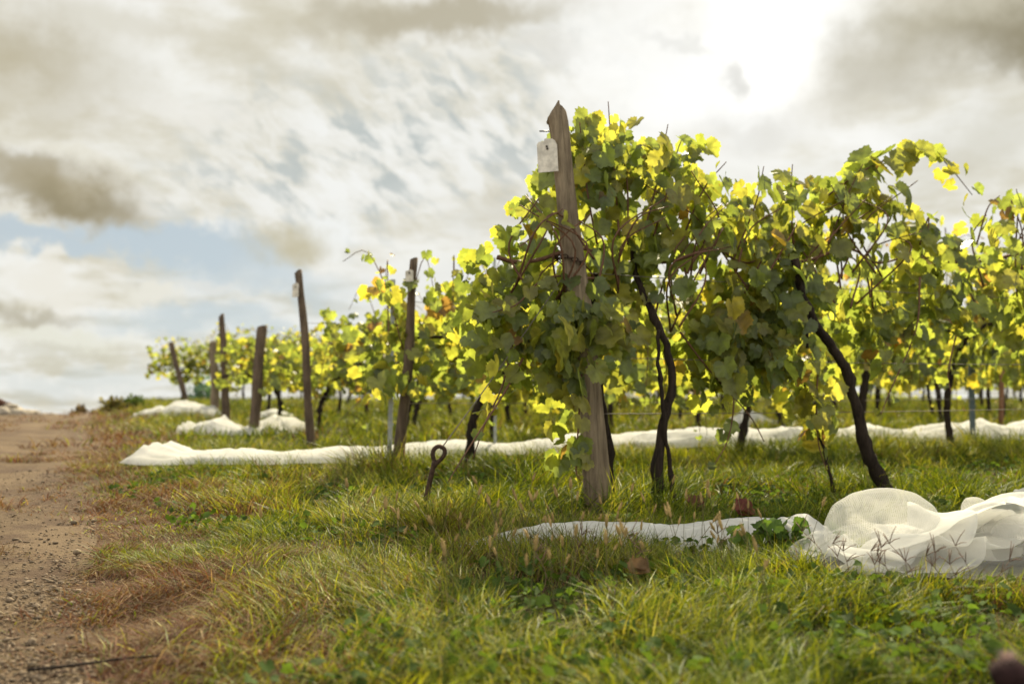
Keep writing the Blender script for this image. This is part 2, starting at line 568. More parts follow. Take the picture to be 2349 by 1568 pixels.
yy = np.arange(-4, 40, 0.12)
tt = np.linspace(0, 1, 22)
TY, TT = np.meshgrid(yy, tt, indexing='ij')
edge = -0.12 - 0.413 * TY
# ragged right edge found from the same offset field the grass uses
right = edge + 0.16 + 0.2 * (fbm(edge * 1.6 + TY * 0.4, TY * 1.1, 2) - 0.5)
left = edge - 3.3 + 0.3 * (fbm(TY * 0.8, TY * 0.1, 8) - 0.5)
TX = left + (right - left) * TT
wheel = np.exp(-((TT - 0.80) / 0.07) ** 2) + np.exp(-((TT - 0.33) / 0.07) ** 2)
TZ = terrain(TX, TY) + 0.012 - 0.022 * wheel * (0.6 + 0.8 * fbm(TX * 1.1, TY * 0.7, 15)) - 0.012 * sstep(np.abs(TT - 0.5), 0.42, 0.5)
TZ = TZ + (fbm(TX * 3, TY * 3, 6) - 0.5) * 0.012
nt = len(tt)
i = np.arange(len(yy) - 1)[:, None] * nt
k = np.arange(nt - 1)[None]
q = np.stack([i + k, i + k + 1, i + nt + k + 1, i + nt + k], -1).reshape(-1, 4)
me = mesh_np('path', np.stack([TX, TY, TZ], -1).reshape(-1, 3), [q], m, smooth=True)
tag(link('path', me), kind='structure')

# ------------------------------------------------------------------ leaves
def leaf_template(detail, cup, fold, curl, seed):
    """grape leaf, petiole at the origin, tip along +y, about 1 long"""
    rr = random.Random(seed)
    ctrl = [(0, 1.0), (27, 0.80), (50, 0.95), (80, 0.74), (108, 0.84), (138, 0.66), (158, 0.58), (174, 0.2)]
    if detail:
        angs = [0, 9, 18, 27, 36, 44, 51, 60, 70, 80, 90, 99, 108, 118, 128, 138, 148, 158, 172]
    else:
        angs = [0, 27, 50, 80, 108, 150, 172]
    half = []
    for j, a in enumerate(angs):
        r = float(np.interp(a, [c[0] for c in ctrl], [c[1] for c in ctrl]))
        if detail and 0 < j < len(angs) - 1:
            r *= 1.08 if j % 2 else 0.94
        half.append((a, r))
    pts = [(-a, r) for a, r in half[::-1]] + [(a, r) for a, r in half[1:]]
    pts = [(a, r * rr.uniform(0.94, 1.06)) for a, r in pts]

    def place(a, r):
        x = r * math.sin(rad(a)) * 0.62
        y = (r * math.cos(rad(a)) + 0.0) * 0.62
        vein = min(abs(abs(a) - v) for v in (0, 50, 108)) / 28.0
        z = cup * (x * x + y * y) + fold * abs(x) - curl * max(y, 0) ** 2 + 0.05 * r * (min(vein, 1) - 0.4)
        return (x, y, z)

    n = len(pts)
    V = [(0, 0, 0)]
    if detail:
        V += [place(a, r * 0.55) for a, r in pts]
        V += [place(a, r) for a, r in pts]
        tri = [(0, 1 + j + 1, 1 + j) for j in range(n - 1)]
        quad = [(1 + j, 1 + j + 1, 1 + n + j + 1, 1 + n + j) for j in range(n - 1)]
        return np.array(V), [np.array(tri), np.array(quad)]
    V += [place(a, r) for a, r in pts]
    return np.array(V), [np.array([(0, 1 + j + 1, 1 + j) for j in range(n - 1)])]


LEAF_HI = [leaf_template(True, c, f, u, s) for s, (c, f, u) in enumerate(((0.25, 0.1, 0.2), (-0.25, 0.25, 0.35), (0.1, 0.45, 0.5), (-0.4, -0.1, 0.1), (0.5, 0.2, 0.7)))]
LEAF_LO = [leaf_template(False, c, f, u, s) for s, (c, f, u) in enumerate(((0.25, 0.1, 0.2), (-0.25, 0.25, 0.35), (0.1, 0.45, 0.5)))]

GREENS = np.array([(0.125, 0.155, 0.05), (0.15, 0.178, 0.052), (0.105, 0.135, 0.046), (0.178, 0.192, 0.05), (0.205, 0.20, 0.052)])
AUTUMN = np.array([(0.24, 0.205, 0.04), (0.24, 0.165, 0.045), (0.18, 0.115, 0.045), (0.15, 0.09, 0.045), (0.25, 0.22, 0.045)])


def scatter(templates, pos, nor, tip, size, cols, rr):
    """many leaves as one vertex/face set"""
    N = len(pos)
    nor = nor / (np.linalg.norm(nor, axis=1)[:, None] + 1e-9)
    tip = tip - nor * (tip * nor).sum(1)[:, None]
    tip = tip / (np.linalg.norm(tip, axis=1)[:, None] + 1e-9)
    xax = np.cross(tip, nor)
    kind = rr.integers(0, len(templates), N)
    V, FL, C, off = [], {}, [], 0
    for ti, (tv, tf) in enumerate(templates):
        m_ = kind == ti
        n_ = int(m_.sum())
        if not n_:
            continue
        s = size[m_][:, None, None]
        asp = rr.uniform(0.88, 1.12, n_)[:, None]
        v = (tv[None, :, 0:1] * asp[:, None] * xax[m_][:, None] + tv[None, :, 1:2] * tip[m_][:, None] + tv[None, :, 2:3] * nor[m_][:, None]) * s + pos[m_][:, None]
        L = len(tv)
        for f in tf:
            ff = (f[None] + (np.arange(n_) * L)[:, None, None] + off).reshape(-1, f.shape[1])
            FL.setdefault(f.shape[1], []).append(ff)
        V.append(v.reshape(-1, 3))
        C.append(np.repeat(cols[m_], L, axis=0))
        off += n_ * L
    return np.concatenate(V), [np.concatenate(x) for x in FL.values()], np.concatenate(C)


def leaf_colors(n, rr, autumn, light=0.0):
    gi = GREENS[np.clip((rr.random(n) ** (0.95 - light) * 5).astype(int), 0, 4)]
    au = AUTUMN[rr.integers(0, len(AUTUMN), n)]
    m_ = rr.random(n) < autumn
    c = np.where(m_[:, None], au, gi)
    return c * rr.uniform(0.7, 1.25, n)[:, None]


def in_poly(x, y, poly):
    p = np.asarray(poly)
    c = np.zeros(len(x), bool)
    j = len(p) - 1
    for i_ in range(len(p)):
        xi, yi = p[i_]
        xj, yj = p[j]
        c ^= ((yi > y) != (yj > y)) & (x < (xj - xi) * (y - yi) / (yj - yi + 1e-12) + xi)
        j = i_
    return c


def fill_leaves(poly, count, thick, size, rr, autumn, hole=0.42, seed=0, light=0.0, bulge=None):
    """leaf positions inside a polygon of the row plane: local x along the row, z up, y across"""
    p = np.asarray(poly)
    lo, hi = p.min(0), p.max(0)
    P = np.zeros((0, 3))
    while len(P) < count:
        n = count * 3
        x = rr.uniform(lo[0], hi[0], n)
        z = rr.uniform(lo[1], hi[1], n)
        y = np.clip(rr.normal(0, thick, n), -2.1 * thick, 2.1 * thick)
        ok = in_poly(x, z, poly)
        hn = vnoise(x * 4.2 + y * 1.7, z * 4.2 - y * 1.1, seed)
        ok &= hn > hole * rr.uniform(0.4, 1.25, n)
        P = np.concatenate([P, np.stack([x, y, z], -1)[ok]])
    P = P[:count]
    N = len(P)
    side = np.where(P[:, 1] + rr.normal(0, thick * 0.5, N) < 0, -1.0, 1.0)
    nor = np.stack([rr.normal(0, 0.55, N), side * rr.uniform(0.35, 1.1, N), rr.uniform(-0.15, 1.0, N)], -1)
    tip = np.stack([rr.normal(0, 0.55, N), side * rr.uniform(0.0, 0.7, N), -rr.uniform(0.35, 1.1, N)], -1)
    sz = rr.uniform(size[0], size[1], N)
    return P, nor, tip, sz, leaf_colors(N, rr, autumn, light)


def cane_with_leaves(path, rr, size, autumn, step=0.07, light=0.3, start=0.1):
    """leaves strung along a shoot, smaller to the tip"""
    path = np.asarray(path)
    seg = np.linalg.norm(np.diff(path, axis=0), axis=1)
    L = np.concatenate([[0], np.cumsum(seg)])
    s = np.arange(start, L[-1], step)
    s = s + rr.uniform(-0.3, 0.3, len(s)) * step
    P = np.stack([np.interp(s, L, path[:, a]) for a in range(3)], -1)
    N = len(P)
    side = np.where(np.arange(N) % 2, 1.0, -1.0)
    P = P + np.stack([rr.normal(0, 0.03, N), side * rr.uniform(0.01, 0.07, N), rr.normal(0, 0.03, N)], -1)
    fade = 1 - 0.6 * (s / L[-1]) ** 2
    nor = np.stack([rr.normal(0, 0.5, N), side * rr.uniform(0.3, 1.0, N) - 0.3, rr.uniform(0.0, 1.0, N)], -1)
    tip = np.stack([rr.normal(0, 0.7, N), side * rr.uniform(0.1, 0.8, N), -rr.uniform(0.1, 1.0, N)], -1)
    return P, nor, tip, rr.uniform(size[0], size[1], N) * fade, leaf_colors(N, rr, autumn, light)


def cat(*sets):
    return [np.concatenate(x) for x in zip(*sets)]


# ------------------------------------------------------------------ rows
RD = np.array([1.0, 0.47, 0.0])
RD /= np.linalg.norm(RD)
RZ = math.atan2(RD[1], RD[0])


def row_local(p0, px, py):
    """photo point -> (distance along the row from p0, height above p0's ground) on the row's upright plane"""
    r = ray(px, py)
    nrm_ = np.array([-RD[1], RD[0], 0])
    c = np.array([0, 0, CAM_H])
    d = ((p0 - c) @ nrm_) / (r @ nrm_)
    p = c + r * d
    return ((p - p0) @ RD, p[2] - p0[2])


def trunk_arrays(pts, r0, r1, seed, n=9):
    p = smooth_path(pts, 34)
    rr = np.random.default_rng(seed)
    p[1:-1] += rr.normal(0, 0.0028, (len(p) - 2, 3))
    rad_ = np.linspace(r0, r1, len(p)) * rr.uniform(0.92, 1.1, len(p))
    for kn in rr.integers(2, len(p) - 2, 5):                 # knots and old pruning scars
        rad_ *= 1 + rr.uniform(0.12, 0.38) * np.exp(-((np.arange(len(p)) - kn) / 0.9) ** 2)
    rad_ *= 1 + 0.55 * np.exp(-np.arange(len(p)) / 2.2)
    return tube_arrays(p, rad_, n, 0.2, seed)


def generic_vine(seed, hi, ht=1.85, hb=0.72, leaves=330, half=0.72, autumn=0.06, hole=0.42, lsz=(0.11, 0.18)):
    rr = np.random.default_rng(seed)
    T = LEAF_HI if hi else LEAF_LO
    lean = rr.uniform(-0.3, 0.3)
    hc = rr.uniform(0.95, 1.1) * ht / 1.85
    base = np.array([0, 0, -0.05])
    mid = np.array([lean * 0.2 + rr.uniform(-0.09, 0.09), rr.uniform(-0.05, 0.05), hc * 0.45])
    top = np.array([lean, 0, hc])
    parts = [trunk_arrays([base, mid, top * 0.6 + mid * 0.4 + np.array([rr.uniform(-0.06, 0.06), 0, 0.05]), top], 0.03, 0.02, seed)]
    for sgn in (-1, 1):
        e = top + np.array([sgn * rr.uniform(0.4, half), rr.uniform(-0.06, 0.06), rr.uniform(0.0, 0.16)])
        parts.append(tube_arrays(smooth_path([top, top * 0.5 + e * 0.5 + np.array([0, 0, 0.08]), e], 6), np.linspace(0.016, 0.009, 6), 6, 0.1, seed))
    tr = join_arrays(parts)
    # foliage outline: lumpy top, ragged hanging bottom
    n = 9
    sx = np.linspace(-half - 0.08, half + 0.08, n)
    up = [(x, ht * rr.uniform(0.88, 1.0)) for x in sx]
    dn = [(x, hb * rr.uniform(0.85, 1.35)) for x in sx[::-1]]
    body = fill_leaves(up + dn, leaves, 0.17, lsz, rr, autumn, hole, seed)
    sets = [body]
    canes = []
    for j in range(11):
        x0 = rr.uniform(-half, half)
        p0 = np.array([x0, rr.uniform(-0.05, 0.05), hc + 0.05])
        dx, dy = rr.uniform(-0.35, 0.35), rr.uniform(-0.3, 0.3)
        if rr.random() < 0.7:
            pts = [p0, p0 + (dx * 0.4, dy * 0.5, ht * 0.3), p0 + (dx, dy, ht - hc + rr.uniform(-0.05, 0.14)), p0 + (dx * 1.6, dy * 1.7, ht - hc + rr.uniform(-0.25, 0.05))]
        else:
            pts = [p0, p0 + (dx * 0.6, dy, 0.2), p0 + (dx, dy * 1.5, -0.15), p0 + (dx * 1.2, dy * 1.6, -rr.uniform(0.35, 0.6))]
        sp = smooth_path(pts, 12)
        canes.append(tube_arrays(sp, np.linspace(0.0055, 0.0022, 12), 4))
        sets.append(cane_with_leaves(sp, rr, (lsz[0] * 0.8, lsz[1] * 0.85), autumn, 0.085))
    P, nn, tt_, ss, cc = cat(*sets)
    V, FL, C = scatter(T, P, nn, tt_, ss, cc, rr)
    cv, cf = join_arrays(canes)
    return (mesh_np('trunk', tr[0], tr[1], M_BARK, smooth=True), mesh_np('foliage', V, FL, M_LEAF, C), mesh_np('cane', cv, cf, M_CANE, smooth=True))


# ------------------------------------------------------------------ end posts
def post(base_px, top_px, wb, wt, label, name='wood_post', mat=M_POSTD, group='wooden end posts of the vine rows', seed=0, bend=0.0, slant=0.25, n=12, split=False, depth_top=0.0, groove=None):
    p0, d = ground(*base_px)
    top = at(top_px[0], top_px[1], d + depth_top)
    t = thing(name, p0, label, 'post', group)
    rr = np.random.default_rng(seed)
    rb, rt = wb / F * d / 2, wt / F * d / 2
    K = 26
    H = top - p0
    V = []
    ang = np.linspace(0, 2 * math.pi, n, endpoint=False)
    prof = 1 + 0.10 * np.sin(2 * ang + rr.uniform(0, 6)) + 0.07 * np.sin(3 * ang + rr.uniform(0, 6))
    gro = np.zeros(n)
    if groove is not None:
        gro = 0.30 * np.exp(-((np.angle(np.exp(1j * (ang - groove)))) / 0.16) ** 2)
    phs = rr.uniform(0, 6, 3)
    for k in range(K):
        f = k / (K - 1)
        c = H * (-0.04 + 1.04 * f)
        c = c + np.array([bend * math.sin(math.pi * f) + 0.006 * math.sin(f * 9 + phs[0]), 0.006 * math.sin(f * 7 + phs[1]), 0])
        r = rb + (rt - rb) * f
        r *= 1 + 0.05 * math.sin(f * 13 + phs[2]) + 0.035 * (rr.random() - 0.5)
        if f < 0.06:
            r *= 1.06
        rad_ = r * (prof + 0.035 * (rr.random(n) - 0.5)) * (1 - gro)
        ring = np.stack([np.cos(ang) * rad_, np.sin(ang) * rad_, np.zeros(n)], -1) + c
        if k >= K - 2:
            x = np.cos(ang)
            drop = slant * (rt * 2) * ((0.45 - x) if True else 0)
            if split:
                drop = np.where(x < 0.3, (0.3 - x) * rt * 1.9, (x - 0.3) * rt * 1.6) + 0.15 * rt * rr.random(n)
            drop = np.maximum(drop, 0) + 0.08 * rt * rr.random(n)
            ring[:, 2] -= drop if k == K - 1 else drop * 0.3
        V.append(ring)
    V = np.concatenate(V)
    tipc = V[-n:].mean(0)
    if split:
        tipc = V[-n:][np.argmax(V[-n:, 2])] * 0.55 + tipc * 0.45
    V = np.concatenate([V, [tipc]])
    i = np.arange(K - 1)[:, None] * n
    k = np.arange(n)[None]
    q = np.stack([i + k, i + (k + 1) % n, i + n + (k + 1) % n, i + n + k], -1).reshape(-1, 4)
    o = (K - 1) * n
    kk = np.arange(n)
    tri = np.stack([o + kk, o + (kk + 1) % n, np.full(n, len(V) - 1)], -1)
    link('shaft', mesh_np('shaft', V, [q, tri], mat, smooth=True), t)
    return t, p0, d, top


def box_bm(bm, c, s, rot=None):
    r = bmesh.ops.create_cube(bm, size=1.0)
    for v in r['verts']:
        v.co = Vector((v.co.x * s[0], v.co.y * s[1], v.co.z * s[2]))
        if rot is not None:
            v.co = rot @ v.co
        v.co += Vector(c)
    return r['verts']


def bm_obj(name, bm, mat, parent=None, smooth=False):
    me = bpy.data.meshes.new(name)
    bm.to_mesh(me)
    bm.free()
    me.materials.append(mat)
    if smooth:
        for p in me.polygons:
            p.use_smooth = True
    return link(name, me, parent)


def plate(parent, p0, d, cx, cy, w, h, tilt=0.0, yaw=0.0, off=0.07):
    """flat tag with cut top corners nailed to a post; part of the post"""
    c = at(cx, cy, d - off) - p0
    W, H = w / F * d, h / F * d
    bm = bmesh.new()
    pr = [(-0.5, -0.5), (0.5, -0.46), (0.5, 0.3), (0.42, 0.44), (0.25, 0.5), (-0.1, 0.5), (-0.14, 0.42), (-0.42, 0.40), (-0.5, 0.33)]
    fr = [bm.verts.new((x * W, -0.002, z * H)) for x, z in pr]
    bk = [bm.verts.new((x * W, 0.002, z * H)) for x, z in pr]
    bm.faces.new(fr)
    bm.faces.new(bk[::-1])
    for i in range(len(pr)):
        j = (i + 1) % len(pr)
        bm.faces.new((fr[i], bk[i], bk[j], fr[j]))
    bmesh.ops.recalc_face_normals(bm, faces=bm.faces)
    o = bm_obj('tag_plate', bm, M_PLATE, parent)
    o.location = tuple(c)
    o.rotation_euler = (0, rad(tilt), rad(yaw))
    bm = bmesh.new()
    for x, z in ((-0.02, 0.27), (0.01, 0.2)):
        bmesh.ops.create_uvsphere(bm, u_segments=8, v_segments=6, radius=0.006, matrix=Matrix.Translation((x * W, -0.004, z * H)))
    bm_obj('nail', bm, M_NAIL, o, True)
    return o


P1, B1, D1, T1 = post((1374, 1180), (1272, 230), 60, 42, 'tall weathered end post with split peaked top and pale tag plate, nearest the camera', mat=M_POST, seed=3, split=True, n=28, bend=0.012, groove=-0.9)
plate(P1, B1, D1, 1256, 356, 46, 78, -3, 8, 0.075)
# nail sticking out of the left edge
a = at(1262, 300, D1) - B1
b = at(1238, 300, D1 - 0.03) - B1
link('nail', mesh_np('nail', *tube_arrays([a, b], [0.004, 0.004], 6), M_NAIL), P1)
# rusty chain slung round the post
bm = bmesh.new()
cc = at(1305, 595, D1) - B1
link_pts = []
for j in range(16):
    th = 2 * math.pi * j / 16
    ctr = Vector((cc[0] + math.cos(th) * 0.066, cc[1] + math.sin(th) * 0.066, cc[2] - 0.02 * math.cos(th)))
    rot = Matrix.Rotation(th + math.pi / 2, 4, 'Z') @ Matrix.Rotation(math.pi / 2 * (j % 2) + 0.3, 4, 'X')
    N1, N2 = 12, 5
    vs = []
    for u in range(N1):
        au = 2 * math.pi * u / N1
        for v in range(N2):
            av = 2 * math.pi * v / N2
            rr_ = 0.0035 * math.cos(av)
            co = Vector(((0.018 + rr_) * math.cos(au), (0.009 + rr_) * math.sin(au), 0.0035 * math.sin(av)))
            vs.append(bm.verts.new(ctr + (rot @ co)))
    for u in range(N1):
        for v in range(N2):
            bm.faces.new((vs[u * N2 + v], vs[((u + 1) % N1) * N2 + v], vs[((u + 1) % N1) * N2 + (v + 1) % N2], vs[u * N2 + (v + 1) % N2]))
bm_obj('chain', bm, M_RUST, P1, True)

P2, B2, D2, T2 = post((912, 1090), (951, 590), 31, 19, 'rough dark end post tilting right, beside a grey steel stake', seed=5, bend=0.01, slant=0.15)
plate(P2, B2, D2, 939, 631, 18, 28, 0, 5, 0.06)
P3, B3, D3, T3 = post((713, 1030), (685, 617), 21, 17, 'tall end post tilting left with a small white plate near its top', seed=6, bend=0.01, slant=0.4)
plate(P3, B3, D3, 678, 664, 14, 34, 0, 5, 0.06)
P4, B4, D4, T4 = post((582, 996), (601, 745), 27, 24, 'thick stubby end post with a flat top and bare sides', seed=7, slant=0.1)
P5, B5, D5, T5 = post((520, 973), (509, 718), 19, 12, 'slim dark end post rising highest among the three far posts', seed=8, slant=0.5)
P6, B6, D6, T6 = post((495, 956), (489, 780), 21, 17, 'pale greyish end post standing just left of a slim dark post', seed=9, slant=0.2, mat=M_POST)
P7, B7, D7, T7 = post((428, 926), (391, 782), 14, 12, 'farthest end post, tilting left over a heap of white net', seed=10, slant=0.3)
for t_, b_ in ((P7, B7),):
    pass


def stake(base_px, top_px, w, label, mat, name='steel_stake', cat_='stake', wood=False):
    p0, d = ground(*base_px)
    top = at(top_px[0], top_px[1], d) - p0
    t = thing(name, p0, label, cat_)
    hw = w / F * d / 2
    if wood:
        V, FL = tube_arrays([top * f for f in np.linspace(-0.03, 1, 9)], np.linspace(hw, hw * 0.9, 9), 8, 0.08, 4)
        link('shaft', mesh_np('shaft', V, FL, mat, smooth=True), t)
        return t, p0, d
    # open C profile
    pr = [(-1, -.6), (1, -.6), (1, .6), (.7, .6), (.7, -.3), (-.7, -.3), (-.7, .6), (-1, .6)]
    bm = bmesh.new()
    lo = [bm.verts.new(Vector((x * hw, y * hw, 0)) + Vector(top * -0.03)) for x, y in pr]
    hi_ = [bm.verts.new(Vector((x * hw, y * hw, 0)) + Vector(top)) for x, y in pr]
    for i in range(len(pr)):
        j = (i + 1) % len(pr)
        bm.faces.new((lo[i], lo[j], hi_[j], hi_[i]))
    bm.faces.new(hi_)
    bmesh.ops.recalc_face_normals(bm, faces=bm.faces)
    bm_obj('shaft', bm, mat, t)
    for f in np.arange(0.25, 0.98, 0.11):
        bm = bmesh.new()
        box_bm(bm, Vector(top) * f + Vector((hw * 1.15, -hw * 0.3, 0)), (hw * 0.7, hw * 0.5, 0.018))
        bm_obj('wire_hook', bm, mat, t)
    return t, p0, d


stake((893, 1082), (902, 640), 10, 'grey galvanised steel stake right in front of the rough dark post', M_STEEL)
stake((2232, 1020), (2224, 660), 11, 'dark bluish steel stake between vines near the right edge', M_DSTEEL)
stake((2296, 990), (2302, 640), 12, 'reddish brown wooden stake near the right edge', M_REDPOST, 'wood_stake', 'stake', True)
stake((1136, 1050), (1134, 590), 7, 'thin steel stake poking above the leaves between the two nearest posts', M_STEEL)

# ------------------------------------------------------------------ nearest row of vines, shaped to the photo
L1 = lambda px, py: row_local(B1, px, py)


def hero_vine(name_label, base_s, trunk_px, r0, r1, polys, shoots, seed, extra_trunks=(), autumn=0.05, clear=(), ty=0.0):
    """polys: (photo outline, leaf count, thickness, hole); shoots: photo polylines with y offsets"""
    rr = np.random.default_rng(seed)
    s0 = base_s
    o3 = B1 + RD * s0
    o3[2] = float(terrain(o3[0], o3[1]))
    dz = o3[2] - B1[2]
    t = thing('grape_vine', o3, name_label, 'grape vine', 'vines of the nearest row', RZ)

    def loc(px, py, y=0.0):
        s, z = L1(px, py)
        return np.array([s - s0, y, z - dz])

    parts = []
    for pts, a_, b_, yo in [(trunk_px, r0, r1, ty)] + list(extra_trunks):
        parts.append(trunk_arrays([loc(q_[0], q_[1], q_[2] if len(q_) > 2 else yo) for q_ in pts], a_, b_, seed + len(parts), 11))
    tv, tf = join_arrays(parts)
    link('trunk', mesh_np('trunk', tv, tf, M_BARK, smooth=True), t)
    sets, canes = [], []
    for poly, cnt, th, hole, yc in polys:
        pl = [tuple(loc(x, y)[[0, 2]]) for x, y in poly]
        f = fill_leaves(pl, cnt, th, (0.06, 0.145), rr, autumn, hole, seed)
        f[0][:, 1] += yc
        sets.append(f)
    for pts, y0, y1, lf, step in shoots:
        q_ = [loc(x, y, y0 + (y1 - y0) * i / (len(pts) - 1)) for i, (x, y) in enumerate(pts)]
        sp = smooth_path(q_, 22)
        canes.append(tube_arrays(sp, np.linspace(0.0062, 0.0025, 22), 5))
        if lf:
            sets.append(cane_with_leaves(sp, rr, lf, autumn * 1.5, step))
    for j in range(14):                                     # bare inner canes
        poly = polys[0][0]
        xs_ = [p[0] for p in poly]
        ys_ = [p[1] for p in poly]
        x0 = rr.uniform(min(xs_) + 60, max(xs_) - 60)
        y0 = rr.uniform(620, 760)
        q_ = [loc(x0, y0, rr.uniform(-0.1, 0.1)), loc(x0 + rr.uniform(-60, 60), y0 - 110, rr.uniform(-0.2, 0.1)), loc(x0 + rr.uniform(-120, 120), y0 - rr.uniform(140, 230), rr.uniform(-0.25, 0.1))]
        canes.append(tube_arrays(smooth_path(q_, 12), np.linspace(0.0065, 0.003, 12), 5))
    xs_ = [p[0] for p in polys[0][0]]
    q_ = [loc(min(xs_) + 40 + f * (max(xs_) - min(xs_) - 80), 585 + 14 * math.sin(f * 9), 0.05 * math.cos(f * 7)) for f in np.linspace(0, 1, 9)]
    canes.append(tube_arrays(smooth_path(q_, 30), np.linspace(0.011, 0.006, 30), 6, 0.12, seed))   # cordon tied along the wire
    P, nn, tt_, ss, cc_ = cat(*sets)
    keep = np.ones(len(P), bool)
    for line, yo, wdt in clear:
        q_ = smooth_path([loc(x, y, yo) for x, y in line], 30)
        dist = np.hypot(P[:, None, 0] - q_[None, :, 0], P[:, None, 2] - q_[None, :, 2]).min(1)
        keep &= ~((P[:, 1] < yo + 0.08) & (dist < wdt) & (rr.random(len(P)) < 0.93))
    P, nn, tt_, ss, cc_ = P[keep], nn[keep], tt_[keep], ss[keep], cc_[keep]
    V, FL, C = scatter(LEAF_HI, P, nn, tt_, ss, cc_, rr)
    link('foliage', mesh_np('foliage', V, FL, M_LEAF, C), t)
    cv, cf = join_arrays(canes)
    link('cane', mesh_np('cane', cv, cf, M_CANE, smooth=True), t)
    return t


s_b = L1(1490, 1120)[0]
s_c = L1(1995, 1120)[0]
LF = (0.075, 0.125)
hero_vine('vine tangled round the nearest tall post with leaves hanging almost to the grass', L1(1420, 1150)[0],
          [(1425, 1150), (1420, 1000), (1400, 850), (1385, 700), (1400, 560)], 0.022, 0.014,
          [([(1300, 300), (1330, 330), (1420, 290), (1450, 330), (1500, 420), (1520, 560), (1500, 700), (1440, 840), (1410, 930), (1330, 960), (1250, 900), (1215, 800), (1180, 720), (1110, 700), (1120, 640), (1140, 570), (1200, 470), (1260, 420), (1290, 360)], 340, 0.15, 0.57, 0.18),
           ([(1290, 340), (1325, 290), (1395, 235), (1440, 280), (1470, 350), (1590, 330), (1600, 430), (1300, 450)], 90, 0.12, 0.46, 0.08),
           ([(1225, 700), (1380, 700), (1430, 820), (1390, 910), (1325, 930), (1308, 1060), (1270, 1050), (1235, 960), (1210, 850)], 165, 0.10, 0.5, -0.11),
           ([(1100, 690), (1220, 680), (1230, 860), (1190, 930), (1140, 880), (1090, 800)], 65, 0.11, 0.48, 0.15)],
          [([(1370, 560), (1345, 450), (1330, 350), (1318, 285)], 0, -0.05, LF, .07), ([(1420, 540), (1410, 400), (1400, 300), (1395, 232)], 0, 0.0, LF, .075),
           ([(1440, 560), (1445, 420), (1435, 330), (1420, 280)], 0, 0.08, LF, .07), ([(1340, 600), (1250, 500), (1180, 560), (1150, 580)], -0.1, -0.2, LF, .075),
           ([(1350, 640), (1240, 640), (1170, 700), (1110, 720)], -0.05, -0.1, LF, .08), ([(1300, 860), (1290, 960), (1280, 1070), (1286, 1095)], -0.15, -0.2, LF, .075),
           ([(1200, 820), (1150, 900), (1060, 1030), (1010, 1100)], 0.0, -0.1, (0.05, 0.1), .3), ([(1190, 760), (1160, 880), (1120, 960), (1085, 1050)], 0.05, 0.0, (0.06, 0.11), .2)],
          41, autumn=0.03, clear=(([(1268, 250), (1290, 440), (1300, 560), (1306, 620)], -0.02, 0.06), ([(1345, 930), (1372, 1170)], -0.05, 0.12)), ty=0.12)
hero_vine('vine with a twisted dark trunk just right of the nearest tall post', s_b,
          [(1488, 1125), (1482, 1060), (1500, 960), (1517, 880), (1505, 800), (1490, 750, -0.08), (1478, 690, -0.02), (1470, 620, 0.05), (1465, 540, 0.06)], 0.025, 0.014,
          [([(1450, 380), (1510, 310), (1560, 330), (1610, 350), (1660, 400), (1720, 400), (1780, 420), (1790, 560), (1800, 700), (1760, 830), (1690, 900), (1640, 880), (1600, 930), (1570, 850), (1520, 760), (1450, 740), (1440, 560)], 350, 0.15, 0.6, 0.08),
           ([(1600, 640), (1760, 620), (1800, 760), (1740, 900), (1620, 940), (1590, 830)], 120, 0.11, 0.42, -0.02)],
          [([(1470, 560), (1500, 430), (1512, 350), (1520, 290)], 0, -0.05, LF, .075), ([(1500, 540), (1540, 430), (1570, 340), (1592, 300)], 0, 0.1, (0.09, 0.15), .07),
           ([(1560, 560), (1600, 440), (1640, 380)], 0, -0.1, LF, .08), ([(1680, 600), (1720, 470), (1725, 390)], 0, -0.1, LF, .08),
           ([(1640, 760), (1660, 900), (1640, 1000), (1600, 1060)], -0.05, -0.15, (0.08, 0.14), .16), ([(1560, 760), (1620, 850), (1700, 950), (1725, 1010)], 0.0, -0.1, None, .1)],
          52, extra_trunks=[([(1512, 1150), (1496, 1000), (1480, 860), (1478, 760)], 0.011, 0.009, -0.13)], autumn=0.03, ty=-0.1, clear=(([(1488, 1125), (1482, 1060), (1500, 960), (1517, 880), (1505, 800), (1495, 770)], -0.1, 0.11),))
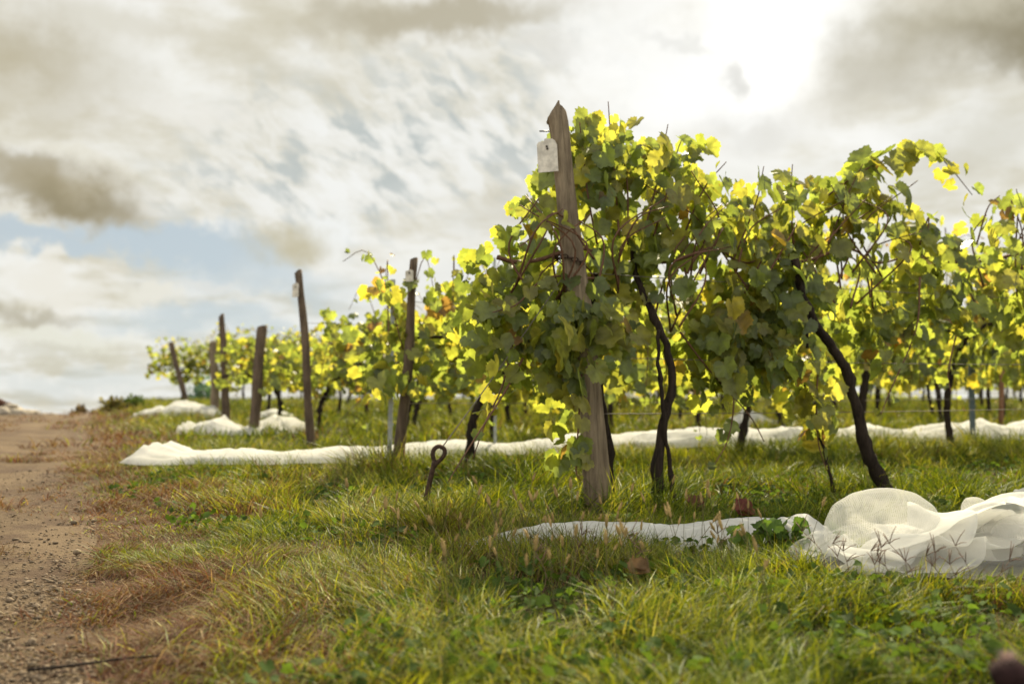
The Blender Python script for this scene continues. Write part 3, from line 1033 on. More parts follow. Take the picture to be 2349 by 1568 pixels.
hero_vine('vine with a thick leaning bow-shaped trunk behind the heaped white net', s_c,
          [(1998, 1125), (1955, 1040), (1930, 940), (1905, 850), (1860, 780), (1815, 710), (1790, 600)], 0.032, 0.021,
          [([(1740, 420), (1800, 390), (1860, 420), (1920, 390), (1990, 370), (2060, 350), (2080, 420), (2110, 520), (2110, 640), (2080, 740), (2010, 860), (1950, 880), (1900, 820), (1830, 920), (1780, 900), (1750, 820), (1740, 620)], 420, 0.15, 0.6, 0.10),
           ([(1640, 640), (1850, 600), (1900, 720), (1830, 860), (1700, 860)], 130, 0.11, 0.42, -0.02),
           ([(1790, 860), (1860, 880), (1890, 960), (1850, 1010), (1800, 970)], 20, 0.06, 0.4, -0.12)],
          [([(1820, 560), (1800, 460), (1790, 385)], 0, -0.1, LF, .08), ([(1900, 560), (1930, 450), (1950, 385)], 0, -0.1, LF, .08),
           ([(1880, 460), (1990, 385), (2080, 350), (2130, 350), (2170, 390), (2215, 450)], 0, -0.05, (0.13, 0.2), .05),
           ([(2080, 640), (2060, 760), (1990, 900), (1960, 950)], -0.1, -0.2, LF, .12), ([(2110, 560), (2120, 500), (2110, 560), (2130, 620)], 0, -0.1, (0.13, 0.2), .1),
           ([(1850, 820), (1840, 920), (1840, 1010), (1855, 1075)], -0.1, -0.14, (0.1, 0.15), .1)],
          63, extra_trunks=[([(1905, 1150), (1880, 1050), (1850, 950), (1830, 880)], 0.009, 0.006, -0.05), ([(1792, 640), (1810, 720), (1812, 800)], 0.012, 0.008, -0.14)], autumn=0.03, ty=-0.12, clear=(([(1998, 1125), (1955, 1040), (1930, 940), (1905, 850), (1860, 780), (1815, 710)], -0.12, 0.12),))
hero_vine('dark leafed vine cut by the right edge of the picture in the nearest row', L1(2420, 1110)[0],
          [(2420, 1110), (2410, 1000), (2390, 880), (2370, 760), (2350, 640)], 0.035, 0.022,
          [([(2090, 560), (2160, 500), (2250, 470), (2340, 440), (2500, 430), (2700, 440), (2700, 860), (2500, 880), (2380, 820), (2290, 780), (2210, 800), (2150, 720), (2100, 680)], 680, 0.17, 0.52, 0.0)],
          [([(2240, 560), (2250, 480), (2262, 455)], 0, -0.1, LF, .08), ([(2330, 560), (2320, 470), (2300, 440)], 0, -0.1, LF, .08), ([(2130, 560), (2110, 520), (2120, 505)], 0, 0, LF, .08),
           ([(2200, 740), (2160, 850), (2150, 900)], 0, -0.1, LF, .1)],
          74, autumn=0.05)

# ------------------------------------------------------------------ the rows behind
ORD = ['first', 'second', 'third', 'fourth', 'fifth', 'sixth', 'seventh', 'eighth', 'ninth', 'tenth', 'eleventh', 'twelfth', 'thirteenth', 'fourteenth', 'fifteenth', 'sixteenth', 'seventeenth', 'eighteenth', 'nineteenth', 'twentieth'] + ['%dth' % k for k in range(21, 40)]
MID = [generic_vine(100 + k, True, ht=1.42, hb=0.48, leaves=290, hole=0.5, autumn=0.07, lsz=(0.07, 0.135)) for k in range(5)]
LOW = [generic_vine(200 + k, False, ht=1.22, hb=0.5, leaves=270, hole=0.44, autumn=0.06, lsz=(0.07, 0.13)) for k in range(4)]
FAR = [generic_vine(300 + k, False, ht=1.62, hb=0.55, leaves=380, hole=0.4, half=0.8, autumn=0.06, lsz=(0.08, 0.15)) for k in range(6)]

rows = [
    (B2, MID, 0.55, 1.22, 'the row behind the rough dark post and steel stake', 1.0),
    (B3, MID, 0.75, 1.25, 'the row starting at the tall post with the white plate', 1.0),
    (B4, LOW, 0.75, 1.3, 'the low row starting at the thick stubby post', 1.0),
    (B5, LOW, 0.7, 1.35, 'the low row starting at the slim dark far post', 1.0),
    (B6, FAR, 0.8, 1.45, 'the row starting at the pale greyish far post', 0.9),
    (B6 + np.array([-0.75, 3.3, 0]), FAR, 1.0, 1.5, 'the row between the pale greyish post and the farthest post', 0.95),
    (B7 + np.array([0.25, 0.75, 0]), FAR, -0.5, 1.6, 'the last row, starting at the farthest post', 1.0),
]
for ri, (b0, lib, off, sp, desc, zs) in enumerate(rows):
    k = 0
    while True:
        s = off + sp * k + R.uniform(-0.12, 0.12)
        p = b0 + RD * s
        if p[0] > 0.53 * p[1] + 0.6 or k > 30:
            break
        p[2] = float(terrain(p[0], p[1]))
        use = lib
        if lib is LOW and k > 2:
            use = FAR if k > 4 or ri == 3 else LOW
        tr, fo, ca = use[(k * 3 + ri) % len(use)]
        t = thing('grape_vine', p, '%s grape vine along %s' % (ORD[k], desc), 'grape vine', 'vines in ' + desc, RZ + (math.pi if R.random() < 0.5 else 0) + R.uniform(-0.12, 0.12))
        z_ = zs * R.uniform(0.93, 1.07) * (1.3 if ri == 0 and k > 2 else 1.2 if ri == 1 and k > 3 else 1.0)
        t.scale = (R.uniform(0.95, 1.1), R.uniform(0.9, 1.15), z_)
        for nm, me in (('trunk', tr), ('foliage', fo), ('cane', ca)):
            link(nm, me, t)
        k += 1

# ------------------------------------------------------------------ trellis and guy wires
def wire(name, p, q, label, sag=0.0, r=0.0022, cat_='wire', group=None, mat=M_WIRE):
    o = np.array(p)
    pts = np.array([np.array(p) * (1 - f) + np.array(q) * f - np.array([0, 0, sag * 4 * f * (1 - f)]) for f in np.linspace(0, 1, 24)]) - o
    me = mesh_np(name, *tube_arrays(pts, np.full(24, r), 5), mat, smooth=True)
    ob = link(name, me)
    ob.location = tuple(o)
    return tag(ob, label, cat_, group)


for b0, L_, nm, top_ in ((B1, 5.5, 'the nearest vine row', T1), (B2, 9.0, 'the row behind the rough dark post', T2), (B3, 13.0, 'the row of the white plate post', T3)):
    for h, w in ((0.50, 'lowest'), (0.78, 'second lowest'), (1.2, 'upper')):
        f = h / (top_[2] - b0[2])
        p = b0 + (top_ - b0) * f
        e = b0 + RD * L_
        e[2] = float(terrain(e[0], e[1])) + h
        wire('trellis_wire', p, e, '%s trellis wire stretched along %s' % (w, nm), 0.02, group='trellis wires')

# eye bolt anchor in the grass
pa, da = ground(968, 1190)
an = thing('ground_anchor', pa, 'rusty iron eye anchor tilting out of the grass left of the nearest post', 'anchor')
sh = [at(968, 1195, da) - pa, at(978, 1140, da) - pa, at(990, 1085, da) - pa, at(998, 1055, da) - pa]
link('shaft', mesh_np('shaft', *tube_arrays(smooth_path(sh, 10), np.full(10, 0.0125), 9, 0.08, 2), M_RUST, smooth=True), an)
eye = [(997, 1058), (993, 1042), (996, 1029), (1007, 1022), (1018, 1027), (1020, 1038), (1013, 1050), (1002, 1060), (995, 1070)]
ep = smooth_path([at(x, y, da) - pa for x, y in eye], 26)
link('eye', mesh_np('eye', *tube_arrays(ep, np.full(26, 0.0105), 9, 0.05, 3), M_RUST, smooth=True), an)
wire('guy_wire', at(1010, 1030, da), at(1288, 640, D1 - 0.06), 'thin guy wire running from the iron eye up to the nearest post', 0.01, 0.003)
pb, db = ground(738, 1002)
wire('guy_wire', pb, at(940, 800, D2), 'thin guy wire slanting from the grass up to the rough dark post', 0.01, 0.004)


# ------------------------------------------------------------------ white bird nets lying on the ground
def net_ribbon(name, line, label, seed, width, height, mat, nu=150, nv=26, layers=2, group='white bird nets on the ground', lumps=(), floor=0.02):
    """line: photo points of the net's middle on the ground"""
    P = np.array([ground(x, y)[0] for x, y in line])
    o = P[0].copy()
    sp = smooth_path(P, nu)
    tan = np.gradient(sp, axis=0)
    tan[:, 2] = 0
    tan /= np.linalg.norm(tan, axis=1)[:, None]
    per = np.stack([-tan[:, 1], tan[:, 0], np.zeros(nu)], -1)
    u = np.linspace(0, 1, nu)
    arc = np.concatenate([[0], np.cumsum(np.linalg.norm(np.diff(sp, axis=0), axis=1))])
    wv = np.interp(u, *zip(*width)) if not np.isscalar(width) else np.full(nu, width)
    hv = np.interp(u, *zip(*height)) if not np.isscalar(height) else np.full(nu, height)
    parts, uvs = [], []
    for l in range(layers):
        v = np.linspace(-1, 1, nv)
        A, Vv = np.meshgrid(arc, v, indexing='ij')
        W = wv[:, None] * (1 - 0.12 * l) * (1 + 0.3 * (vnoise(A * 2.2, Vv * 0.0 + l, seed + l) - 0.5))
        prof = np.clip(1 - np.abs(Vv) ** 2.4, 0, 1) ** 0.75
        H = hv[:, None] * (0.55 + 0.9 * vnoise(A * 2.6, Vv * 0 + 3.3, seed + 2 * l))
        # long folds that wander along the net
        ph = Vv * 5.5 + 2.2 * fbm(A * 1.3, Vv * 0.8, seed + 5 + l)
        folds = np.sin(ph * 3.1) * 0.16 + np.sin(ph * 7.3 + A * 2) * 0.06
        cr = (fbm(A * 9, Vv * 4, seed + 9 + l) - 0.5) * 0.5
        z = H * prof * (1 + folds + cr) * (1 - 0.25 * l)
        X = sp[:, None, 0] + per[:, None, 0] * W * Vv * (1 + 0.12 * np.sin(A * 7 + seed))
        Y = sp[:, None, 1] + per[:, None, 1] * W * Vv * (1 + 0.12 * np.sin(A * 7 + seed))
        Z = terrain(X, Y) + floor + np.maximum(z, 0) - 0.01 * l
        i = np.arange(nu - 1)[:, None] * nv
        k = np.arange(nv - 1)[None]
        q = np.stack([i + k, i + k + 1, i + nv + k + 1, i + nv + k], -1).reshape(-1, 4)
        parts.append((np.stack([X, Y, Z], -1).reshape(-1, 3) - o, [q]))
        uvs.append(np.stack([A, Vv * W * 1.3], -1).reshape(-1, 2))
    V, FL = join_arrays(parts)
    ob = link(name, mesh_np(name, V, FL, mat, smooth=True, uv=np.concatenate(uvs)))
    ob.location = tuple(o)
    return tag(ob, label, 'bird net', group)


tail = net_ribbon('bird_net', [(980, 1272), (1130, 1266), (1330, 1262), (1450, 1260), (1600, 1262), (1800, 1268), (1930, 1290)],
           'big crumpled white bird net heaped in the foreground grass at lower right', 3,
           [(0, 0.03), (0.2, 0.09), (0.45, 0.12), (1, 0.17)], [(0, -0.02), (0.2, 0.045), (0.4, 0.085), (0.7, 0.10), (0.85, 0.10), (1, 0.02)], M_NETD, 200, 22, 2)
# the heap itself: folds of a cloth that fell in a pile, stored as heights and places of its 120 x 64 knots
# 72 x 44 knots in units of 2.5 mm, each written as the step from its neighbour
HEAP_ALONG = [
34, -7, -9, -6, -3, -1, 3, 5, 4, -1, -2, 1, 4, 3, 5, 7, 0, -5, 1, 6, 0, -9, -9, -4, -1, 2, 5, 1, -3, -5, -7, -4, -1, -1, -2, 0, 4, 4, 1, -2, -2, 0, 2,
2, 9, -7, -9, -8, -3, 0, 0, 2, 4, 2, 1, 3, 3, 2, 2, 4, 0, -2, 0, 1, -5, -7, -5, -5, -3, 5, 7, 4, 1, -4, -6, -3, -2, -4, -2, 1, 2, 4, 1, -2, -1, 0, 2, 4,
8, -8, -8, -7, -5, -1, 0, 2, 3, 4, 3, 4, 2, 1, 2, 2, 0, 0, -3, -6, -8, -8, -6, -3, 3, 9, 7, 5, 3, -2, -6, -3, -2, -4, -3, 0, 2, 3, 1, 0, -1, 0, 3, 4, 7,
-9, -6, -6, -6, -2, 0, 3, 4, 3, 4, 3, 2, 2, 3, 1, 0, -1, -5, -8, -11, -11, -5, 2, 9, 7, 4, 7, 6, -2, -5, -5, -2, -4, -3, 0, 0, 1, 1, 2, 1, 1, 3, 3, 5,
-6, -6, -6, -4, -2, -1, 2, 3, 4, 4, 3, 2, 3, 3, 2, -2, -4, -4, -7, -9, -8, -4, 4, 7, 4, 5, 6, 6, -1, -6, -5, -3, -4, -3, 0, 0, -1, 2, 3, 3, 1, 2, 3, 8,
-5, -6, -6, -4, -2, -1, 0, 3, 5, 4, 4, 1, 3, 3, 2, -3, -4, -5, -5, -6, -6, -2, 3, 4, 4, 6, 5, 5, -1, -5, -5, -5, -3, -3, -1, -2, 1, 3, 3, 2, 0, 2, 3, 9,
-5, -5, -6, -4, -2, -2, 0, 1, 3, 4, 4, 3, 4, 2, 1, -2, -4, -4, -5, -5, -4, -1, 2, 3, 4, 6, 6, 4, -2, -4, -5, -5, -4, -4, -2, -2, 2, 4, 3, 0, 1, 2, 2, 5,
-3, -5, -6, -4, -2, 0, -1, 1, 1, 4, 4, 5, 4, 2, -1, -1, -1, -4, -5, -5, -3, -2, 2, 2, 5, 6, 7, 4, -1, -6, -6, -6, -5, -4, -4, 0, 2, 3, 4, 2, 2, 1, 1, 8,
-6, -6, -5, -3, -1, -1, 1, 1, 1, 3, 3, 4, 5, 3, 0, 0, -1, -3, -5, -5, -4, -1, 1, 2, 7, 7, 7, 4, -3, -6, -8, -7, -4, -3, -4, -2, 1, 4, 5, 4, 3, 1, 1, 8,
-7, -8, -3, -2, -3, -1, 1, 3, 3, 2, 1, 3, 5, 5, 2, 1, -2, -4, -6, -5, -4, -1, 0, 4, 7, 8, 6, 3, -3, -7, -7, -7, -4, -3, -2, -2, 1, 6, 6, 4, 3, 2, 2, 5,
-5, -6, -4, -2, -3, -2, -1, 5, 5, 2, 2, 4, 6, 5, 3, -1, -2, -5, -7, -6, -3, -1, 1, 3, 6, 6, 5, 4, -1, -6, -8, -7, -3, -2, -1, -2, 3, 6, 6, 4, 4, 2, 3,
9, -6, -6, -4, -2, -2, -2, -2, 1, 5, 5, 6, 7, 6, 5, 2, -2, -4, -6, -8, -5, -4, -1, 1, 3, 5, 6, 5, 5, 1, -6, -9, -6, -3, -3, -2, -1, 3, 7, 6, 5, 4, 5, 4,
11, -7, -6, -4, -3, -2, -2, -3, 0, 5, 7, 8, 9, 6, 6, 2, -4, -6, -8, -8, -7, -6, -2, 2, 5, 5, 7, 7, 7, 1, -6, -8, -7, -6, -4, -2, 0, 5, 7, 6, 5, 5, 6, 6,
11, -6, -6, -6, -4, -3, -2, -2, 1, 5, 7, 8, 8, 8, 6, 3, -5, -8, -11, -9, -7, -5, -3, 4, 4, 7, 9, 9, 7, 1, -7, -8, -7, -7, -6, -3, 2, 5, 7, 7, 6, 5, 6,
9, 13, -7, -6, -6, -5, -3, -4, -3, 1, 5, 7, 8, 8, 8, 8, 1, -5, -9, -12, -9, -5, -3, -2, 2, 5, 8, 10, 10, 7, -1, -7, -9, -6, -6, -6, -3, 1, 6, 6, 6, 6,
6, 7, 9, 14, -8, -8, -5, -4, -5, -5, -4, 0, 4, 7, 9, 9, 9, 6, 0, -6, -8, -11, -9, -5, -2, -3, 1, 6, 10, 11, 9, 8, 0, -8, -9, -6, -5, -6, -2, 2, 5, 5, 4,
6, 6, 7, 10, 14, -10, -7, -6, -3, -5, -6, -5, -1, 3, 7, 8, 9, 10, 6, -1, -7, -9, -10, -9, -5, -4, -3, 3, 8, 11, 10, 10, 8, 0, -7, -8, -6, -6, -4, -4, 1,
6, 6, 3, 5, 6, 7, 11, 13, -10, -8, -5, -4, -5, -6, -6, -2, 3, 6, 7, 8, 10, 7, 0, -8, -11, -11, -8, -6, -4, -1, 5, 9, 11, 10, 11, 9, -2, -6, -6, -7, -6,
-5, -4, -1, 5, 6, 5, 5, 5, 8, 10, 13, -10, -8, -5, -6, -6, -7, -6, -3, 2, 6, 7, 7, 10, 10, 1, -10, -13, -13, -9, -5, -2, 1, 6, 10, 12, 11, 11, 9, -2, -7,
-6, -6, -7, -6, -5, -2, 4, 8, 5, 5, 5, 8, 10, 14, -11, -9, -7, -6, -8, -8, -6, -3, 2, 5, 7, 8, 11, 10, 1, -11, -14, -12, -9, -7, -3, 3, 9, 12, 12, 13,
12, 7, -3, -7, -7, -5, -6, -7, -7, -2, 5, 8, 5, 4, 6, 8, 9, 12, -12, -10, -8, -8, -8, -7, -7, -2, 2, 5, 7, 9, 12, 9, -1, -10, -12, -12, -10, -7, -5, 4,
11, 12, 13, 13, 11, 7, -2, -7, -7, -6, -6, -8, -8, -2, 7, 9, 4, 4, 5, 8, 10, 10, -12, -11, -10, -9, -7, -7, -6, -2, 3, 5, 7, 10, 12, 9, -1, -9, -11, -12,
-11, -8, -4, 4, 11, 12, 12, 14, 10, 7, -2, -6, -8, -7, -7, -8, -6, -1, 7, 7, 3, 5, 6, 8, 10, 9, -11, -11, -10, -10, -9, -7, -6, -1, 3, 6, 8, 9, 12, 9,
1, -8, -11, -12, -12, -9, -3, 4, 11, 12, 12, 13, 10, 7, 0, -5, -8, -8, -8, -8, -6, -1, 5, 5, 4, 5, 7, 9, 10, 10, -10, -10, -11, -11, -10, -9, -7, -1, 4,
8, 8, 10, 12, 10, 1, -8, -11, -14, -11, -8, -4, 4, 12, 11, 12, 13, 11, 8, 2, -6, -10, -9, -7, -8, -8, -3, 4, 6, 4, 6, 8, 10, 12, 10, -10, -11, -10, -13,
-11, -10, -7, -1, 6, 9, 9, 11, 13, 10, 2, -9, -12, -14, -12, -8, -5, 3, 12, 12, 11, 13, 13, 11, 0, -9, -10, -9, -7, -8, -8, -4, 3, 5, 5, 8, 10, 12, 12,
9, -11, -11, -12, -12, -10, -10, -8, -2, 6, 10, 12, 12, 14, 12, 1, -9, -14, -14, -12, -8, -6, 2, 12, 12, 11, 13, 15, 11, -3, -10, -11, -8, -7, -7, -8,
-4, 2, 5, 5, 9, 12, 14, 12, 6, -10, -11, -11, -12, -12, -10, -7, -1, 7, 10, 12, 14, 15, 12, 1, -11, -15, -13, -11, -9, -6, 3, 12, 12, 11, 14, 14, 6, -4,
-10, -10, -8, -7, -7, -7, -3, 3, 5, 5, 9, 14, 15, 14, 7, -9, -11, -11, -11, -12, -10, -6, 0, 7, 11, 12, 14, 15, 11, 1, -13, -15, -12, -10, -9, -6, 4, 11,
11, 13, 13, 10, 3, -4, -10, -9, -8, -7, -6, -6, -1, 4, 4, 5, 10, 14, 15, 16, 7, -9, -10, -10, -9, -10, -11, -6, 1, 7, 10, 12, 13, 15, 11, 0, -12, -14,
-13, -10, -9, -6, 2, 10, 12, 13, 11, 7, 3, -2, -10, -9, -9, -7, -5, -3, -1, 4, 5, 4, 10, 12, 15, 18, 6, -8, -10, -8, -6, -9, -11, -7, 0, 8, 9, 11, 14,
15, 11, 0, -12, -14, -13, -10, -10, -7, 2, 10, 11, 12, 11, 6, 4, 0, -8, -10, -10, -7, -5, -3, -1, 4, 5, 4, 8, 10, 15, 19, 8, -9, -8, -7, -6, -8, -11, -8,
1, 7, 10, 12, 14, 15, 9, -1, -12, -13, -13, -11, -10, -8, 2, 11, 12, 11, 10, 6, 4, 1, -7, -10, -10, -6, -6, -3, -1, 5, 4, 4, 6, 9, 15, 20, 4, -5, -6, -7,
-7, -7, -11, -8, 1, 8, 11, 13, 14, 13, 8, -2, -12, -14, -12, -11, -10, -8, 1, 12, 13, 11, 9, 6, 5, 0, -7, -10, -8, -6, -6, -5, 1, 5, 4, 4, 5, 8, 12, 18,
10, -4, -7, -7, -7, -6, -10, -8, 1, 8, 12, 13, 12, 12, 8, -3, -13, -13, -11, -10, -10, -10, -1, 11, 15, 12, 9, 6, 5, 0, -6, -8, -8, -6, -8, -5, 0, 4, 6,
4, 5, 7, 10, 13, 12, -5, -8, -8, -6, -6, -10, -7, 1, 9, 12, 12, 12, 11, 7, -4, -12, -13, -11, -10, -11, -10, -1, 12, 15, 12, 9, 6, 6, 1, -6, -7, -7, -7,
-9, -6, -3, 2, 7, 6, 6, 8, 8, 11, 12, -8, -8, -8, -6, -7, -10, -7, 3, 9, 12, 12, 13, 11, 6, -5, -13, -13, -10, -10, -12, -9, 1, 11, 15, 12, 9, 7, 7, 1,
-6, -8, -6, -10, -10, -7, -4, 1, 8, 7, 8, 8, 9, 7, 12, -10, -9, -7, -7, -8, -11, -8, 3, 11, 11, 13, 13, 12, 6, -4, -14, -14, -9, -10, -10, -8, 1, 11, 13,
12, 10, 9, 6, 1, -7, -8, -7, -11, -12, -8, -3, 3, 8, 7, 8, 9, 10, 8, 11, -11, -9, -8, -7, -9, -11, -7, 4, 10, 12, 11, 12, 12, 7, -2, -14, -13, -9, -9,
-9, -6, 1, 9, 12, 12, 10, 7, 7, 0, -7, -8, -8, -11, -12, -7, -3, 3, 7, 7, 8, 10, 12, 11, 10, -12, -10, -8, -6, -7, -10, -6, 4, 10, 9, 10, 11, 11, 9, -2,
-12, -10, -8, -8, -9, -6, 2, 7, 10, 11, 7, 7, 6, 0, -5, -7, -8, -11, -12, -7, -1, 3, 4, 5, 8, 10, 13, 14, 7, -10, -9, -8, -6, -6, -7, -4, 4, 8, 7, 9, 11,
11, 7, -1, -10, -8, -8, -9, -9, -6, 3, 8, 10, 7, 5, 6, 6, 0, -4, -5, -8, -11, -12, -6, 0, 2, 2, 5, 7, 8, 12, 16, 6, -7, -8, -7, -6, -4, -6, -3, 4, 6, 6,
8, 11, 10, 8, -1, -9, -9, -9, -11, -9, -4, 3, 9, 10, 6, 4, 5, 6, 1, -4, -4, -8, -13, -10, -3, -1, -1, 2, 6, 7, 7, 9, 13, 8, -5, -6, -7, -5, -5, -10, -5,
6, 8, 6, 9, 11, 9, 8, 0, -9, -10, -10, -11, -9, -3, 3, 9, 8, 6, 4, 4, 7, 0, -4, -5, -7, -12, -9, -3, -2, -2, 4, 6, 8, 8, 8, 9, 7, -4, -4, -5, -6, -8, -13,
-7, 6, 11, 9, 11, 10, 9, 8, 1, -9, -12, -10, -10, -8, -3, 3, 7, 7, 6, 3, 4, 5, 2, -4, -4, -8, -12, -9, -3, -1, 0, 4, 6, 8, 9, 9, 8, 0, -1, 0, -3, -6, -10,
-11, -6, 5, 11, 11, 12, 10, 8, 7, 1, -9, -12, -10, -9, -7, -3, 2, 6, 6, 4, 3, 4, 5, 2, -2, -5, -8, -12, -10, -3, 0, 2, 4, 6, 8, 9, 8, 8, 4, 3, 1, -3, -7,
-9, -9, -3, 5, 10, 13, 10, 8, 6, 6, 1, -7, -12, -10, -8, -5, -4, 1, 5, 4, 3, 3, 4, 6, 3, -2, -6, -8, -12, -8, -3, -1, 3, 5, 6, 8, 8, 6, 8, 11, 2, 1, -2,
-5, -9, -7, -1, 4, 9, 12, 9, 6, 4, 4, 0, -5, -8, -9, -6, -6, -5, -1, 5, 3, 2, 1, 4, 6, 3, -3, -6, -7, -8, -8, -4, 0, 3, 4, 7, 7, 7, 6, 5, 12, 4, 1, -2,
-5, -7, -6, -2, 2, 8, 12, 8, 5, 3, 3, -1, -5, -7, -6, -6, -5, -6, -2, 4, 3, 2, 1, 3, 4, 2, -3, -5, -4, -6, -7, -6, -1, 3, 6, 7, 7, 7, 5, 4, 16, 3, 0, -3,
-4, -6, -7, -4, 2, 7, 10, 8, 5, 4, 2, -2, -6, -7, -5, -5, -4, -6, -2, 2, 4, 2, 3, 3, 4, 1, -3, -3, -3, -6, -8, -6, -1, 3, 5, 8, 8, 6, 5, 4, 19, -2, -2,
-2, -4, -7, -8, -5, 1, 7, 9, 8, 5, 4, 2, -4, -6, -5, -4, -5, -4, -5, -3, 2, 4, 4, 3, 4, 4, 2, -2, -4, -5, -6, -8, -6, -1, 3, 5, 9, 8, 6, 5, 5, 14, -5,
-3, -3, -3, -6, -8, -6, 1, 6, 7, 7, 7, 4, 1, -4, -6, -3, -3, -6, -5, -3, -3, 2, 5, 4, 3, 5, 4, 3, -2, -4, -6, -8, -7, -5, -2, 1, 8, 8, 8, 5, 4, 6, 10,
-6, -4, -3, -2, -6, -6, -5, 0, 5, 6, 6, 6, 4, 0, -4, -6, -4, -2, -3, -3, -5, -2, 2, 4, 4, 5, 5, 5, 3, -1, -5, -7, -8, -7, -5, -3, 1, 8, 9, 7, 3, 3, 5,
11, -5, -6, -4, -3, -4, -7, -3, 1, 3, 5, 5, 4, 5, 1, -5, -7, -5, -2, 0, -1, -5, -3, 3, 4, 5, 4, 6, 6, 3, -2, -5, -7, -8, -8, -5, -4, 2, 7, 9, 7, 3, 1,
4, 11, -4, -6, -6, -4, -5, -6, -3, 1, 3, 5, 5, 4, 3, 2, -5, -8, -5, -1, 1, -1, -5, -2, 4, 4, 4, 5, 6, 7, 2, -1, -6, -8, -8, -7, -6, -5, 2, 8, 9, 7, 3,
2, 0, 13, -4, -6, -7, -7, -5, -6, -2, 0, 3, 4, 5, 5, 4, 1, -5, -9, -5, 0, 2, -1, -4, -1, 3, 3, 4, 6, 7, 6, 3, -3, -7, -9, -7, -6, -7, -4, 1, 8, 10, 7,
4, 3, 0, 15, -5, -8, -9, -8, -7, -4, -1, -2, 3, 4, 5, 5, 6, 2, -4, -9, -5, 0, 1, -2, -4, 0, 3, 3, 4, 6, 7, 6, 2, -4, -8, -8, -6, -7, -7, -5, 3, 7, 10,
7, 4, 4, 1, 12, -6, -9, -10, -10, -7, -4, -3, 0, 4, 4, 5, 6, 6, 4, -2, -8, -5, -3, -2, -2, -2, 0, 3, 4, 4, 5, 7, 7, 1, -5, -8, -8, -6, -7, -8, -5, 4, 8,
10, 7, 3, 4, 2, 10, -7, -9, -12, -10, -8, -5, -4, 2, 6, 5, 5, 5, 7, 7, -1, -8, -6, -4, -3, -3, -3, 1, 4, 4, 4, 5, 7, 7, 1, -6, -8, -7, -7, -8, -9, -5,
5, 9, 10, 7, 3, 4, 3, 6, -4, -10, -12, -11, -9, -7, -4, 3, 8, 6, 6, 6, 7, 7, -1, -8, -5, -3, -5, -4, -4, 0, 4, 5, 5, 6, 7, 7, 0, -6, -8, -7, -7, -9, -11,
-6, 8, 11, 8, 7, 4, 4, 5, 10, -4, -9, -13, -12, -9, -9, -5, 4, 9, 7, 7, 7, 8, 5, -1, -8, -5, -4, -5, -5, -5, -1, 3, 7, 6, 7, 7, 7, 0, -6, -9, -6, -7, -11,
-13, -5, 10, 12, 8, 8, 6, 6, 5, 12, -5, -10, -13, -12, -9, -9, -6, 3, 10, 8, 7, 8, 9, 6, -1, -8, -7, -5, -5, -7, -6, -4, 2, 7, 8, 8, 9, 8, 0, -6, -9, -7,
-7, -11, -13, -4, 11, 13, 8, 9, 8, 7, 7, 12, -7, -12, -13, -10, -8, -8, -5, 2, 8, 9, 7, 7, 10, 8, -1, -8, -9, -6, -7, -8, -10, -7, 0, 6, 11, 11, 12, 10,
1, -6, -9, -7, -7, -11, -13, -5, 13, 13, 10, 9, 8, 7, 8, 11, -11, -13, -11, -7, -7, -8, -4, 3, 7, 8, 6, 7, 11, 7, -4, -12, -10, -8, -7, -9, -13, -6, 1,
7, 13, 13, 15, 11, 3, -6, -9, -7, -8, -11, -13, -4, 13, 13, 10, 10, 7, 8, 6, 11, -12, -11, -8, -8, -8, -8, -4, 3, 6, 5, 6, 7, 9, 6, -5, -14, -12, -10,
-9, -10, -14, -6, 5, 11, 15, 15, 16, 13, 3, -6, -9, -7, -8, -11, -13, -4, 12, 14, 11, 9, 8, 7, 6, 12, -10, -8, -6, -8, -10, -11, -6, 1, 4, 5, 5, 6, 8,
6, -5, -13, -13, -12, -12, -14, -16, -5, 9, 16, 17, 16, 18, 15, 3, -6, -9, -8, -8, -12, -13, -4, 12, 16, 11, 10, 8, 6, 5, 16, -8, -7, -7, -9, -13, -13,
-8, 0, 3, 4, 5, 6, 8, 6, -5, -14, -14, -12, -15, -18, -17, -3, 12, 19, 18, 17, 19, 17, 4, -6, -10, -11, -11, -13, -11, -2, 13, 17, 12, 11, 8, 5, 4, 17,
-9, -7, -8, -11, -15, -15, -8, -1, 2, 4, 5, 5, 8, 6, -5, -17, -14, -13, -15, -18, -15, -3, 15, 20, 19, 16, 20, 17, 5, -7, -13, -14, -14, -13, -11, 1, 15,
18, 13, 10, 10, 6, 4, 15, -10, -10, -9, -13, -16, -15, -7, -2, 1, 5, 5, 5, 8, 7, -7, -18, -16, -15, -15, -15, -13, 0, 15, 21, 19, 17, 19, 16, 4, -8, -14,
-16, -15, -14, -11, -1, 17, 19, 13, 10, 10, 10, 5, 11, -11, -11, -12, -15, -18, -12, -4, -3, -1, 4, 6, 7, 9, 7, -6, -17, -18, -18, -16, -14, -11, 2, 16,
20, 20, 17, 19, 16, 2, -10, -14, -16, -16, -16, -13, -3, 16, 21, 14, 10, 13, 11, 8, 9, -12, -11, -15, -20, -18, -8, 0, -4, -4, 3, 7, 9, 11, 8, -5, -18,
-19, -18, -16, -14, -10, 2, 15, 20, 20, 19, 19, 15, 2, -12, -15, -17, -17, -18, -14, -4, 14, 21, 17, 13, 13, 13, 11, 8, -13, -14, -17, -21, -17, -5, 3,
-3, -7, 1, 7, 10, 12, 8, -4, -18, -20, -17, -14, -15, -9, 2, 14, 20, 21, 20, 18, 14, 0, -13, -18, -17, -17, -18, -15, -3, 14, 19, 19, 16, 15, 14, 16, 7,
-15, -16, -19, -19, -14, -4, 4, -2, -8, -1, 8, 9, 7, 9, 0, -15, -19, -18, -14, -14, -11, 3, 15, 20, 20, 19, 15, 14, 0, -15, -19, -17, -17, -18, -14, -3,
